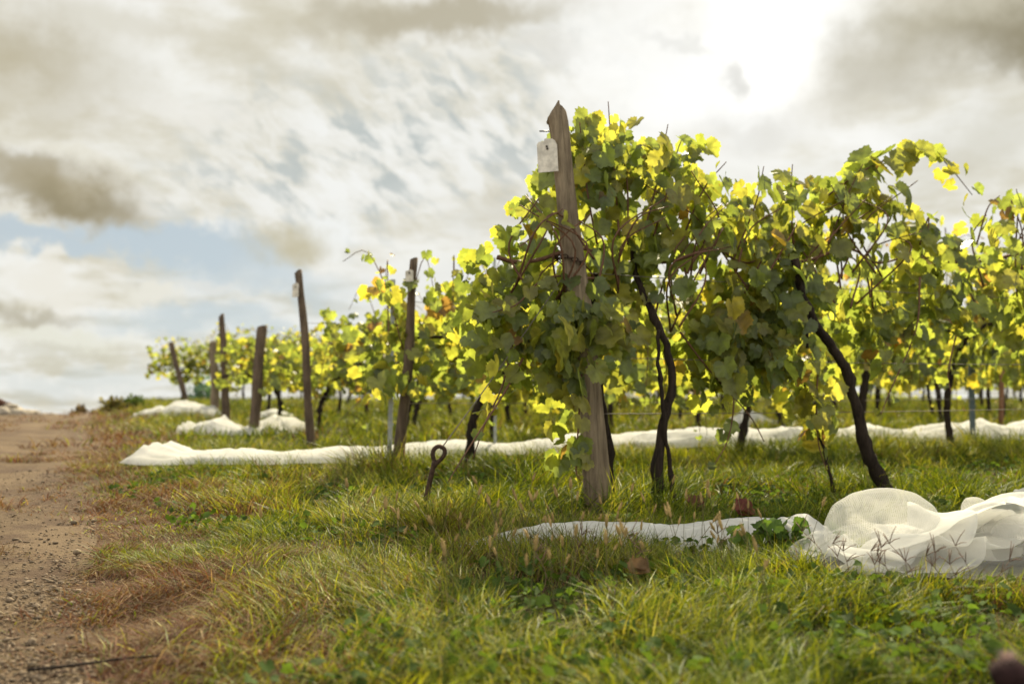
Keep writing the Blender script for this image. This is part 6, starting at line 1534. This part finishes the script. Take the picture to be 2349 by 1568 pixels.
# ------------------------------------------------------------------ grass
def blades(N, x, y, h, w, bend, az, cols, rr, seg=3):
    z = terrain(x, y) - 0.01
    dx, dy = np.cos(az), np.sin(az)
    px_, py_ = -dy, dx
    # face the blade across a random direction
    fz = rr.uniform(0, 2 * math.pi, N)
    wx, wy = np.cos(fz), np.sin(fz)
    fs = np.linspace(0, 1, seg + 1)
    V = np.zeros((N, seg * 2 + 1, 3), np.float32)
    for k, f in enumerate(fs):
        cx = x + dx * bend * h * f ** 1.7
        cy = y + dy * bend * h * f ** 1.7
        cz = z + h * f * np.sqrt(np.maximum(1 - (0.5 * np.minimum(bend, 2.6) * f) ** 2, 0.05))
        if k == seg:
            V[:, -1] = np.stack([cx, cy, cz], -1)
        else:
            hw = w * 0.5 * (1 - 0.75 * f ** 1.5)
            V[:, 2 * k] = np.stack([cx - wx * hw, cy - wy * hw, cz], -1)
            V[:, 2 * k + 1] = np.stack([cx + wx * hw, cy + wy * hw, cz], -1)
    n = seg * 2 + 1
    base = (np.arange(N) * n)[:, None, None]
    q = np.array([[2 * k, 2 * k + 1, 2 * k + 3, 2 * k + 2] for k in range(seg - 1)])
    t = np.array([[2 * seg - 2, 2 * seg - 1, 2 * seg]])
    fl = []
    if seg > 1:
        fl.append((q[None] + base).reshape(-1, 4))
    fl.append((t[None] + base).reshape(-1, 3))
    return V.reshape(-1, 3), fl, np.repeat(cols, n, axis=0)


NETC = np.array([ground(x, y)[0] for x, y in [(1180, 1262), (1400, 1258), (1600, 1258), (1800, 1262), (1960, 1305), (2120, 1328), (2300, 1328), (2480, 1320)]])
NETW = np.array([0.03, 0.08, 0.10, 0.12, 0.24, 0.27, 0.28, 0.28])


def net_mask(x, y):
    m_ = np.zeros(len(x), bool)
    for (a, b), wa in zip(zip(NETC[:-1], NETC[1:]), NETW):
        ab = (b - a)[:2]
        t = np.clip(((x - a[0]) * ab[0] + (y - a[1]) * ab[1]) / (ab @ ab), 0, 1)
        d = np.hypot(x - a[0] - t * ab[0], y - a[1] - t * ab[1])
        m_ |= d < wa
    return m_


G1 = np.array([(0.073, 0.106, 0.012), (0.124, 0.156, 0.014), (0.042, 0.066, 0.012), (0.188, 0.208, 0.02), (0.26, 0.245, 0.07)])
B1C = np.array([(0.15, 0.086, 0.05), (0.12, 0.054, 0.034), (0.23, 0.165, 0.085), (0.09, 0.038, 0.025), (0.12, 0.085, 0.03)])


def grass_zone(y0, y1, dens, seed, hs, wmul, seg, side=0.62, pad=1.0):
    rr = np.random.default_rng(seed)
    wmax = 2 * (side * y1 + pad)
    n = int(dens * (y1 - y0) * wmax)
    y = rr.uniform(y0, y1, n)
    x = rr.uniform(-wmax / 2, wmax / 2, n)
    ok = np.abs(x) < side * y + pad
    off = edge_off(x, y)
    left = off < -3.25
    tuft = fbm(x * 1.5, y * 1.5, 21)
    ok &= (off > 0.0) | left | ((off > -3.2) & (vnoise(x * 1.3 + y * 0.53, y * 2.6, 22) + 0.25 * off * (off > -1.0) > 0.64) & (rr.random(n) < 0.6))
    ok &= ~net_mask(x, y)
    cl = fbm(x * 3.5, y * 3.5, 31)
    ok &= rr.random(n) < np.where(off < 1.1, 1.0, 0.2 + 0.75 * sstep(cl, 0.36, 0.62))
    x, y, off, cl, tuft = x[ok], y[ok], off[ok], cl[ok], tuft[ok]
    N = len(x)
    brown = 1 - sstep(off + (fbm(x * 2.4, y * 2.4, 41) - 0.5) * 1.5, 0.0, 1.15)
    brown = np.clip(brown * 0.95 + 0.04 + 0.26 * sstep(fbm(x * 1.3, y * 1.3, 51), 0.52, 0.68), 0, 0.95)
    isb = rr.random(N) < brown
    gi = np.clip((rr.random(N) * 3.5 + 1.05 * sstep(fbm(x * 0.8, y * 0.8, 61), 0.35, 0.65)).astype(int), 0, 4)
    c = np.where(isb[:, None], B1C[rr.integers(0, 5, N)], G1[gi])
    c = c * rr.uniform(0.75, 1.25, N)[:, None]
    lowb = 1 - sstep(off, 0.0, 1.2)
    h = hs * rr.uniform(0.45, 1.25, N) * (0.5 + 0.85 * sstep(cl, 0.32, 0.68)) * (1 - 0.3 * lowb)
    for bp_, ex in ((B1, 0.15), (B2, 0.5), (B3, 0.4)):
        d2 = (x - bp_[0]) ** 2 + (y - bp_[1]) ** 2
        h = h * (1 + ex * np.exp(-d2 / 0.12))
    for bx_, by_ in ((850, 1100), (1680, 1062), (2260, 1048), (930, 1228), (1560, 1190), (1250, 1130)):
        gp_ = ground(bx_, by_)[0]
        h = h * (1 + 0.9 * np.exp(-((x - gp_[0]) ** 2 / 0.09 + (y - gp_[1]) ** 2 / 0.05)))
    for rb_, ex in ((B1, 0.35), (B2, 0.7), (B3, 0.6), (B4, 0.4)):
        along = (x - rb_[0]) * RD[0] + (y - rb_[1]) * RD[1]
        perp = -(x - rb_[0]) * RD[1] + (y - rb_[1]) * RD[0]
        h = h * (1 + ex * np.exp(-(perp / 0.22) ** 2) * sstep(along, -0.3, 0.1) * sstep(fbm(along * 1.7, perp * 2, 91), 0.35, 0.6))
    w = rr.uniform(0.0028, 0.006, N) * wmul
    bend = rr.uniform(0.15, 1.6, N) + 1.2 * lowb * rr.random(N) + 0.5 * isb * rr.random(N)
    az = 2 * math.pi * (fbm(x * 1.6, y * 1.6, 71) * 2.5) + rr.normal(0, 1.0, N) * np.where(rr.random(N) < 0.35, 3.0, 0.8)
    res = []
    for sel in (~isb, isb):
        res.append(blades(int(sel.sum()), x[sel], y[sel], h[sel], w[sel] * (1.0 if not sel is isb else 0.75), bend[sel], az[sel], c[sel], rr, seg))
    return res


for (nm, a) in (('near', (1.0, 4.6, 10500, 1, 0.092, 1.05, 3)), ('mid', (4.6, 9.5, 3000, 2, 0.115, 1.6, 3)), ('far', (9.5, 29.5, 480, 3, 0.16, 3.6, 2, 0.6, 0.5))):
    green_, dry_ = grass_zone(*a)
    o = link('dry_grass', mesh_np('dry_grass', dry_[0], dry_[1], M_DRYGRASS, dry_[2]))
    tag(o, {'near': 'matted brown dry grass in the foreground', 'mid': 'dry brown grass around the nearest posts and nets', 'far': 'dry grass along the track and between the far rows'}[nm], 'dry grass', kind='stuff')
    o = link('grass', mesh_np('grass', green_[0], green_[1], M_GRASS, green_[2]))
    tag(o, {'near': 'green and straw coloured grass in the foreground', 'mid': 'long green grass around the nearest posts and nets', 'far': 'grass between the far vine rows'}[nm], 'grass', kind='stuff')

# broad-leaved weeds and clover among the grass
rr = np.random.default_rng(5)
n = 17000
y = rr.uniform(2.1, 8.0, n)
x = rr.uniform(-1, 1, n) * (0.6 * y + 0.5)
ok = (edge_off(x, y) > 0.35) & (fbm(x * 1.3, y * 1.3, 81) + 0.25 * sstep(x, 0.3, 2.0) > 0.56) & ~net_mask(x, y)
x, y = x[ok], y[ok]
N = len(x)
P = np.stack([x, y, terrain(x, y) + rr.uniform(0.01, 0.075, N)], -1)
nor = np.stack([rr.normal(0, 0.5, N), rr.normal(0, 0.5, N), rr.uniform(0.3, 1, N)], -1)
tip = rr.normal(0, 1, (N, 3))
V, FL, C = scatter(LEAF_LO, P, nor, tip, rr.uniform(0.016, 0.042, N), np.array([(0.05, 0.082, 0.018)]) * rr.uniform(0.6, 1.5, N)[:, None], rr)
tag(link('clover', mesh_np('clover', V, FL, M_WEED, C)), 'small broad leaves of clover and weeds among the grass', 'ground cover', kind='stuff')

# gravel along the track's edge
ico = bmesh.new()
bmesh.ops.create_icosphere(ico, subdivisions=1, radius=1.0)
iv = np.array([v.co[:] for v in ico.verts])
ifc = np.array([[v.index for v in f.verts] for f in ico.faces])
ico.free()


def stones(N, x, y, size, rr):
    V = np.zeros((N, len(iv), 3))
    jit = rr.uniform(0.65, 1.3, (N, len(iv), 1))
    sc3 = np.stack([rr.uniform(0.7, 1.4, N), rr.uniform(0.6, 1.1, N), rr.uniform(0.35, 0.75, N)], -1)
    a = rr.uniform(0, 6.28, N)
    v = iv[None] * jit * sc3[:, None] * size[:, None, None]
    V[..., 0] = v[..., 0] * np.cos(a)[:, None] - v[..., 1] * np.sin(a)[:, None] + x[:, None]
    V[..., 1] = v[..., 0] * np.sin(a)[:, None] + v[..., 1] * np.cos(a)[:, None] + y[:, None]
    V[..., 2] = v[..., 2] + (terrain(x, y) + 0.012 + size * 0.2)[:, None]
    f = (ifc[None] + (np.arange(N) * len(iv))[:, None, None]).reshape(-1, 3)
    return V.reshape(-1, 3), [f]


m, g = new_mat('gravel_stone')
at_ = g.n('ShaderNodeAttribute', attribute_name='tint')
n_ = g.noise(g.n('ShaderNodeTexCoord').outputs['Object'], 60, 3)
c = g.vmath('SCALE', at_.outputs['Color'], scale=g.rng(n_.outputs[0], 0.3, 0.7, 0.75, 1.2))
p = g.n('ShaderNodeBsdfPrincipled', {'Base Color': c, 'Roughness': 0.9, 'Specular IOR Level': 0.2})
out(g, p.outputs[0])
M_GRAVEL = m
n = 26000
y = rr.uniform(1.6, 7.5, n)
off = -np.abs(rr.normal(0, 0.4, n)) + 0.12
x = off / 0.924 - 0.12 - 0.413 * y
ok = (edge_off(x, y) < 0.12) & (rr.random(n) < 0.05 + 0.95 * np.exp(-((y - 1.6) / 1.5) ** 2) * sstep(fbm(x * 1.7, y * 1.7, 14), 0.27, 0.52))
x, y = x[ok], y[ok]
N = len(x)
V, FL = stones(N, x, y, rr.uniform(0.0025, 0.0075, N) * np.where(rr.random(N) < 0.07, 2.2, 1.0), rr)
cols = np.array([(0.16, 0.12, 0.082)]) * rr.uniform(0.5, 1.35, N)[:, None]
tag(link('gravel', mesh_np('gravel', V, FL, M_GRAVEL, np.repeat(cols, len(iv), 0))), 'grey and tan gravel along the edge of the dirt track', 'gravel', kind='stuff')


# ------------------------------------------------------------------ foxtails, stalks, leaves, twig
def head_arrays(c, axis, L, r, seed):
    """bristly seed head: a lumpy spindle with hairs"""
    rr = np.random.default_rng(seed)
    pts = [np.asarray(c) + np.asarray(axis) * L * f for f in np.linspace(0, 1, 8)]
    rad_ = r * np.array([0.35, 0.8, 1.0, 1.05, 1.0, 0.85, 0.6, 0.2])
    parts = [tube_arrays(pts, rad_, 7, 0.25, seed)]
    V = []
    T = []
    for j in range(46):
        f = rr.uniform(0.02, 0.98)
        a = rr.uniform(0, 6.28)
        b = np.asarray(c) + np.asarray(axis) * L * f
        dr = np.array([math.cos(a), math.sin(a), 0.7])
        s = np.array([-math.sin(a), math.cos(a), 0]) * 0.0007
        k = len(V)
        V += [b - s, b + s, b + dr * r * rr.uniform(1.6, 2.6)]
        T.append((k, k + 1, k + 2))
    parts.append((np.array(V), [np.array(T)]))
    return join_arrays(parts)


FOX = []
for s in range(6):
    q_ = random.Random(s)
    H = q_.uniform(0.15, 0.24)
    lx, ly = q_.uniform(-0.06, 0.06), q_.uniform(-0.04, 0.04)
    st = smooth_path([(0, 0, -0.01), (lx * 0.3, ly * 0.3, H * 0.5), (lx, ly, H)], 8)
    ax = (st[-1] - st[-2])
    ax /= np.linalg.norm(ax)
    FOX.append((mesh_np('stem', *tube_arrays(st, np.full(8, 0.0009), 4), M_FOXSTEM), mesh_np('seed_head', *head_arrays(st[-1], ax, q_.uniform(0.026, 0.042), 0.0042, s), M_SEED)))
cnt = 0
while cnt < 100:
    px_ = R.gauss(1350, 330)
    py_ = R.triangular(1190, 1500, 1320)
    if not 560 < px_ < 1900:
        continue
    p, d = ground(px_, py_)
    if net_mask(np.array([p[0]]), np.array([p[1]]))[0] or edge_off(p[0], p[1]) < 0.5:
        continue
    st, hd = FOX[cnt % 6]
    t = thing('foxtail', p, 'tan bristly foxtail seed head on a thin stem in the foreground grass', 'foxtail', 'foxtails in the foreground grass', R.uniform(0, 6.28))
    t.rotation_euler = (R.uniform(-0.3, 0.3), R.uniform(-0.3, 0.3), R.uniform(0, 6.28))
    s = R.uniform(0.8, 1.25)
    t.scale = (s, s, s)
    link('stem', st, t)
    link('seed_head', hd, t)
    cnt += 1

# dark finger-grass stalks in front of the heaped net
STK = []
for s in range(4):
    q_ = random.Random(50 + s)
    H = q_.uniform(0.10, 0.17)
    st = smooth_path([(0, 0, -0.01), (0.02, 0, H * 0.5), (q_.uniform(-.03, .05), 0, H)], 8)
    parts = [tube_arrays(st, np.linspace(0.0014, 0.0008, 8), 4)]
    for j in range(6):
        a = q_.uniform(-1.25, 1.25)
        b = q_.uniform(-0.6, 0.6)
        k_ = st[-1] if j < 4 else st[5]
        e = k_ + np.array([math.sin(a), b, abs(math.cos(a))]) * q_.uniform(0.03, 0.06)
        parts.append(tube_arrays([k_, (k_ + e) / 2 + (0, 0, 0.004), e], [0.0011, 0.0014, 0.0008], 4))
    STK.append(mesh_np('finger_grass', *join_arrays(parts), M_DRYSTEM))
for j, (px_, py_) in enumerate([(1905, 1345), (1935, 1350), (1890, 1330), (2010, 1368), (2040, 1372), (2065, 1376), (2090, 1372), (2120, 1378), (2150, 1374), (2190, 1385), (2215, 1384), (2250, 1380), (1980, 1362), (1440, 1330), (1480, 1350), (1310, 1330), (1240, 1370), (1650, 1300)]):
    p, d = ground(px_, py_)
    o = link('finger_grass', STK[j % 4])
    o.location = tuple(p)
    o.rotation_euler = (R.uniform(-.15, .15), R.uniform(-.3, .3), R.uniform(-0.5, 0.5))
    tag(o, 'dark spreading finger grass stalk standing in front of the white net' if px_ > 1800 else 'dark spreading finger grass stalk among the foxtails', 'grass stalk',
        'finger grass stalks by the heaped net' if px_ > 1800 else 'finger grass stalks among the foxtails')


def single_leaf(name, px_, py_, up, size, col, label, seed, mat=M_DRYLEAF, nz=(0.2, -0.6, 0.8)):
    p, d = ground(px_, py_)
    rr = np.random.default_rng(seed)
    P = np.array([[0, 0, 0.0], [0.03, 0.01, 0.012]])
    V, FL, C = scatter([leaf_template(True, 1.1, 0.5, 0.6, seed)], P, np.array([nz, (-nz[0], nz[1], nz[2])]), np.array([[0.9, 0.1, 0.1], [-0.8, 0.3, 0.2]]), np.array([size, size * 0.7]), np.array([col, col]), rr)
    o = link(name, mesh_np(name, V, FL, mat, C))
    o.location = (p[0], p[1], p[2] + up)
    return tag(o, label, 'dry leaf')


single_leaf('dry_leaf', 1455, 1352, 0.05, 0.075, (0.17, 0.11, 0.06), 'crumpled pale brown dry leaf lying on the foreground grass', 3)
single_leaf('dry_leaf', 1700, 1215, 0.07, 0.10, (0.14, 0.05, 0.04), 'dark red dry leaf in the grass behind the narrow part of the heaped net', 4)
single_leaf('dry_leaf', 1590, 1200, 0.06, 0.10, (0.16, 0.07, 0.05), 'reddish brown dry leaf at the foot of the twisted trunk', 5)
single_leaf('dry_leaf', 1855, 1065, 0.18, 0.24, (0.38, 0.34, 0.05), 'large yellow vine leaf hanging low left of the bow-shaped trunk', 6, M_LEAF, (0.1, -1.0, 0.3))

# leafy weed growing against the net
p, d = ground(1790, 1285)
wd = thing('weed', p, 'leafy green weed growing up against the narrow part of the heaped net', 'weed')
rr = np.random.default_rng(77)
N = 46
P = np.stack([rr.normal(0, 0.07, N), rr.normal(0, 0.04, N), rr.uniform(0.02, 0.13, N)], -1)
V, FL, C = scatter(LEAF_HI, P, np.stack([rr.normal(0, .6, N), rr.normal(-.4, .5, N), rr.uniform(.2, 1, N)], -1), np.stack([P[:, 0] * 8 + rr.normal(0, .4, N), rr.normal(0, .5, N), rr.uniform(-.4, .8, N)], -1), rr.uniform(0.045, 0.085, N), np.array([(0.06, 0.10, 0.022)]) * rr.uniform(.8, 1.5, N)[:, None], rr)
link('foliage', mesh_np('foliage', V, FL, M_WEED, C), wd)
st = [tube_arrays([(0, 0, -0.01), (x_, 0, 0.11)], [0.003, 0.002], 5) for x_ in (-0.06, -0.02, 0.03, 0.07)]
link('stem', mesh_np('stem', *join_arrays(st), M_CANE), wd)

# dark twig on the verge
tw = smooth_path([ground(x_, y_)[0] + (0, 0, 0.03) for x_, y_ in ((60, 1566), (180, 1552), (300, 1536), (400, 1528), (450, 1512))], 22)
o = link('twig', mesh_np('twig', *tube_arrays(tw - tw[0], np.linspace(0.004, 0.002, 22), 6, 0.15, 4), M_BARK, smooth=True))
o.location = tuple(tw[0])
tag(o, 'dark bent twig lying on the brown verge at the bottom left', 'twig')

# dark flower head close to the lens at the bottom right corner
hp = at(2318, 1545, 1.35)
gz = float(terrain(hp[0], hp[1]))
th = thing('thistle', (hp[0], hp[1], gz), 'dark round thistle head with a pale tuft in the bottom right corner', 'thistle')
hh = hp[2] - gz
link('stem', mesh_np('stem', *tube_arrays(smooth_path([(0.02, 0, -0.01), (0.012, 0, hh * 0.5), (0, 0, hh)], 8), np.full(8, 0.003), 6), M_DRYSTEM, smooth=True), th)
bm = bmesh.new()
bmesh.ops.create_uvsphere(bm, u_segments=20, v_segments=14, radius=0.026)
for v in bm.verts:
    a = math.atan2(v.co.y, v.co.x)
    v.co *= 1 + 0.10 * math.sin(a * 9 + v.co.z * 300)
    v.co.z *= 0.85
o = bm_obj('flower_head', bm, M_DARKHEAD, th, True)
o.location = (0, 0, hh)
bm = bmesh.new()
for j in range(60):
    a = R.uniform(0, 6.28)
    s = R.uniform(0, 0.012)
    b = Vector((math.cos(a) * s, math.sin(a) * s, 0.016))
    e = b + Vector((math.cos(a) * s * 0.9, math.sin(a) * s * 0.9, 0.016))
    sd = Vector((-math.sin(a), math.cos(a), 0)) * 0.0014
    bm.faces.new([bm.verts.new(b - sd), bm.verts.new(b + sd), bm.verts.new(e)])
o = bm_obj('tuft', bm, M_PALEHEAD, th)
o.location = (0, 0, hh)

# ------------------------------------------------------------------ far left: rubble heap, shrubs on the crest
p = at(20, 955, 19.3)
p[2] = float(terrain(p[0], p[1]))
hb = thing('rubble_heap', p, 'heap of pale rubble with dark clods on the crest left of the track', 'rubble heap')
rr = np.random.default_rng(9)


def boulders(N, sx, sy, h, size, rr, zb=0.0):
    parts = []
    for j in range(N):
        x_, y_ = rr.normal(0, sx), rr.normal(0, sy)
        z_ = zb + h * math.exp(-(x_ / sx / 1.3) ** 2 - (y_ / sy / 1.3) ** 2) * rr.uniform(0.3, 1.0)
        v = iv * rr.uniform(0.7, 1.3, (len(iv), 1)) * np.array([rr.uniform(.8, 1.4), 1, rr.uniform(.5, .9)]) * rr.uniform(*size)
        parts.append((v + np.array([x_, y_, z_]), [ifc]))
    return join_arrays(parts)


V, FL = boulders(60, 0.26, 0.3, 0.2, (0.05, 0.11), rr)
mound = (iv * np.array([0.6, 0.55, 0.16]), [ifc])
V, FL = join_arrays([(V, FL), mound])
link('rubble', mesh_np('rubble', V, FL, M_STONE), hb)
V, FL = boulders(18, 0.12, 0.15, 0.10, (0.05, 0.09), rr, 0.2)
o = link('clod', mesh_np('clod', V, FL, plain_mat('dark_clod', (0.07, 0.035, 0.025), 0.95, 0, 0.1, 0.4, 20, 0.4)), hb)
o.location = (-0.28, 0, 0)


def shrub(px_, py_, depth, w, h, label, seed, col, n=260, size=(0.05, 0.1)):
    p = at(px_, py_, depth)
    p[2] = float(terrain(p[0], p[1]))
    t = thing('shrub', p, label, 'shrub')
    rr = np.random.default_rng(seed)
    P = np.stack([rr.normal(0, w * 0.4, n), rr.normal(0, w * 0.4, n), np.abs(rr.normal(0.4, 0.28, n)) * h], -1)
    P[:, 2] *= np.exp(-(P[:, 0] / w) ** 2 * 0.9)
    V, FL, C = scatter(LEAF_LO, P, rr.normal(0, 1, (n, 3)) + (0, -0.3, 0.6), rr.normal(0, 1, (n, 3)), rr.uniform(size[0], size[1], n), np.array([col]) * rr.uniform(0.6, 1.5, n)[:, None], rr)
    link('foliage', mesh_np('foliage', V, FL, M_WEED, C), t)
    st = [tube_arrays([(0, 0, -0.03), (rr.normal(0, w * .3), rr.normal(0, w * .3), h * rr.uniform(.6, 1.1))], [0.012, 0.004], 5) for _ in range(7)]
    link('stem', mesh_np('stem', *join_arrays(st), M_CANE), t)
    return t


shrub(262, 950, 19.5, 0.35, 0.34, 'bushy brown green weed clump on the crest at the right edge of the track', 1, (0.10, 0.09, 0.035))
shrub(305, 945, 22.0, 0.3, 0.3, 'small dark green shrub on the crest left of the farthest post', 2, (0.05, 0.075, 0.025))
shrub(185, 952, 20.5, 0.16, 0.2, 'tiny dark weed sticking up from the crest of the track', 3, (0.07, 0.05, 0.03), 90)
shrub(462, 922, 31.0, 0.5, 0.95, 'blue green bush seen between the farthest post and the grey far post', 4, (0.07, 0.13, 0.11), 420, (0.08, 0.14))
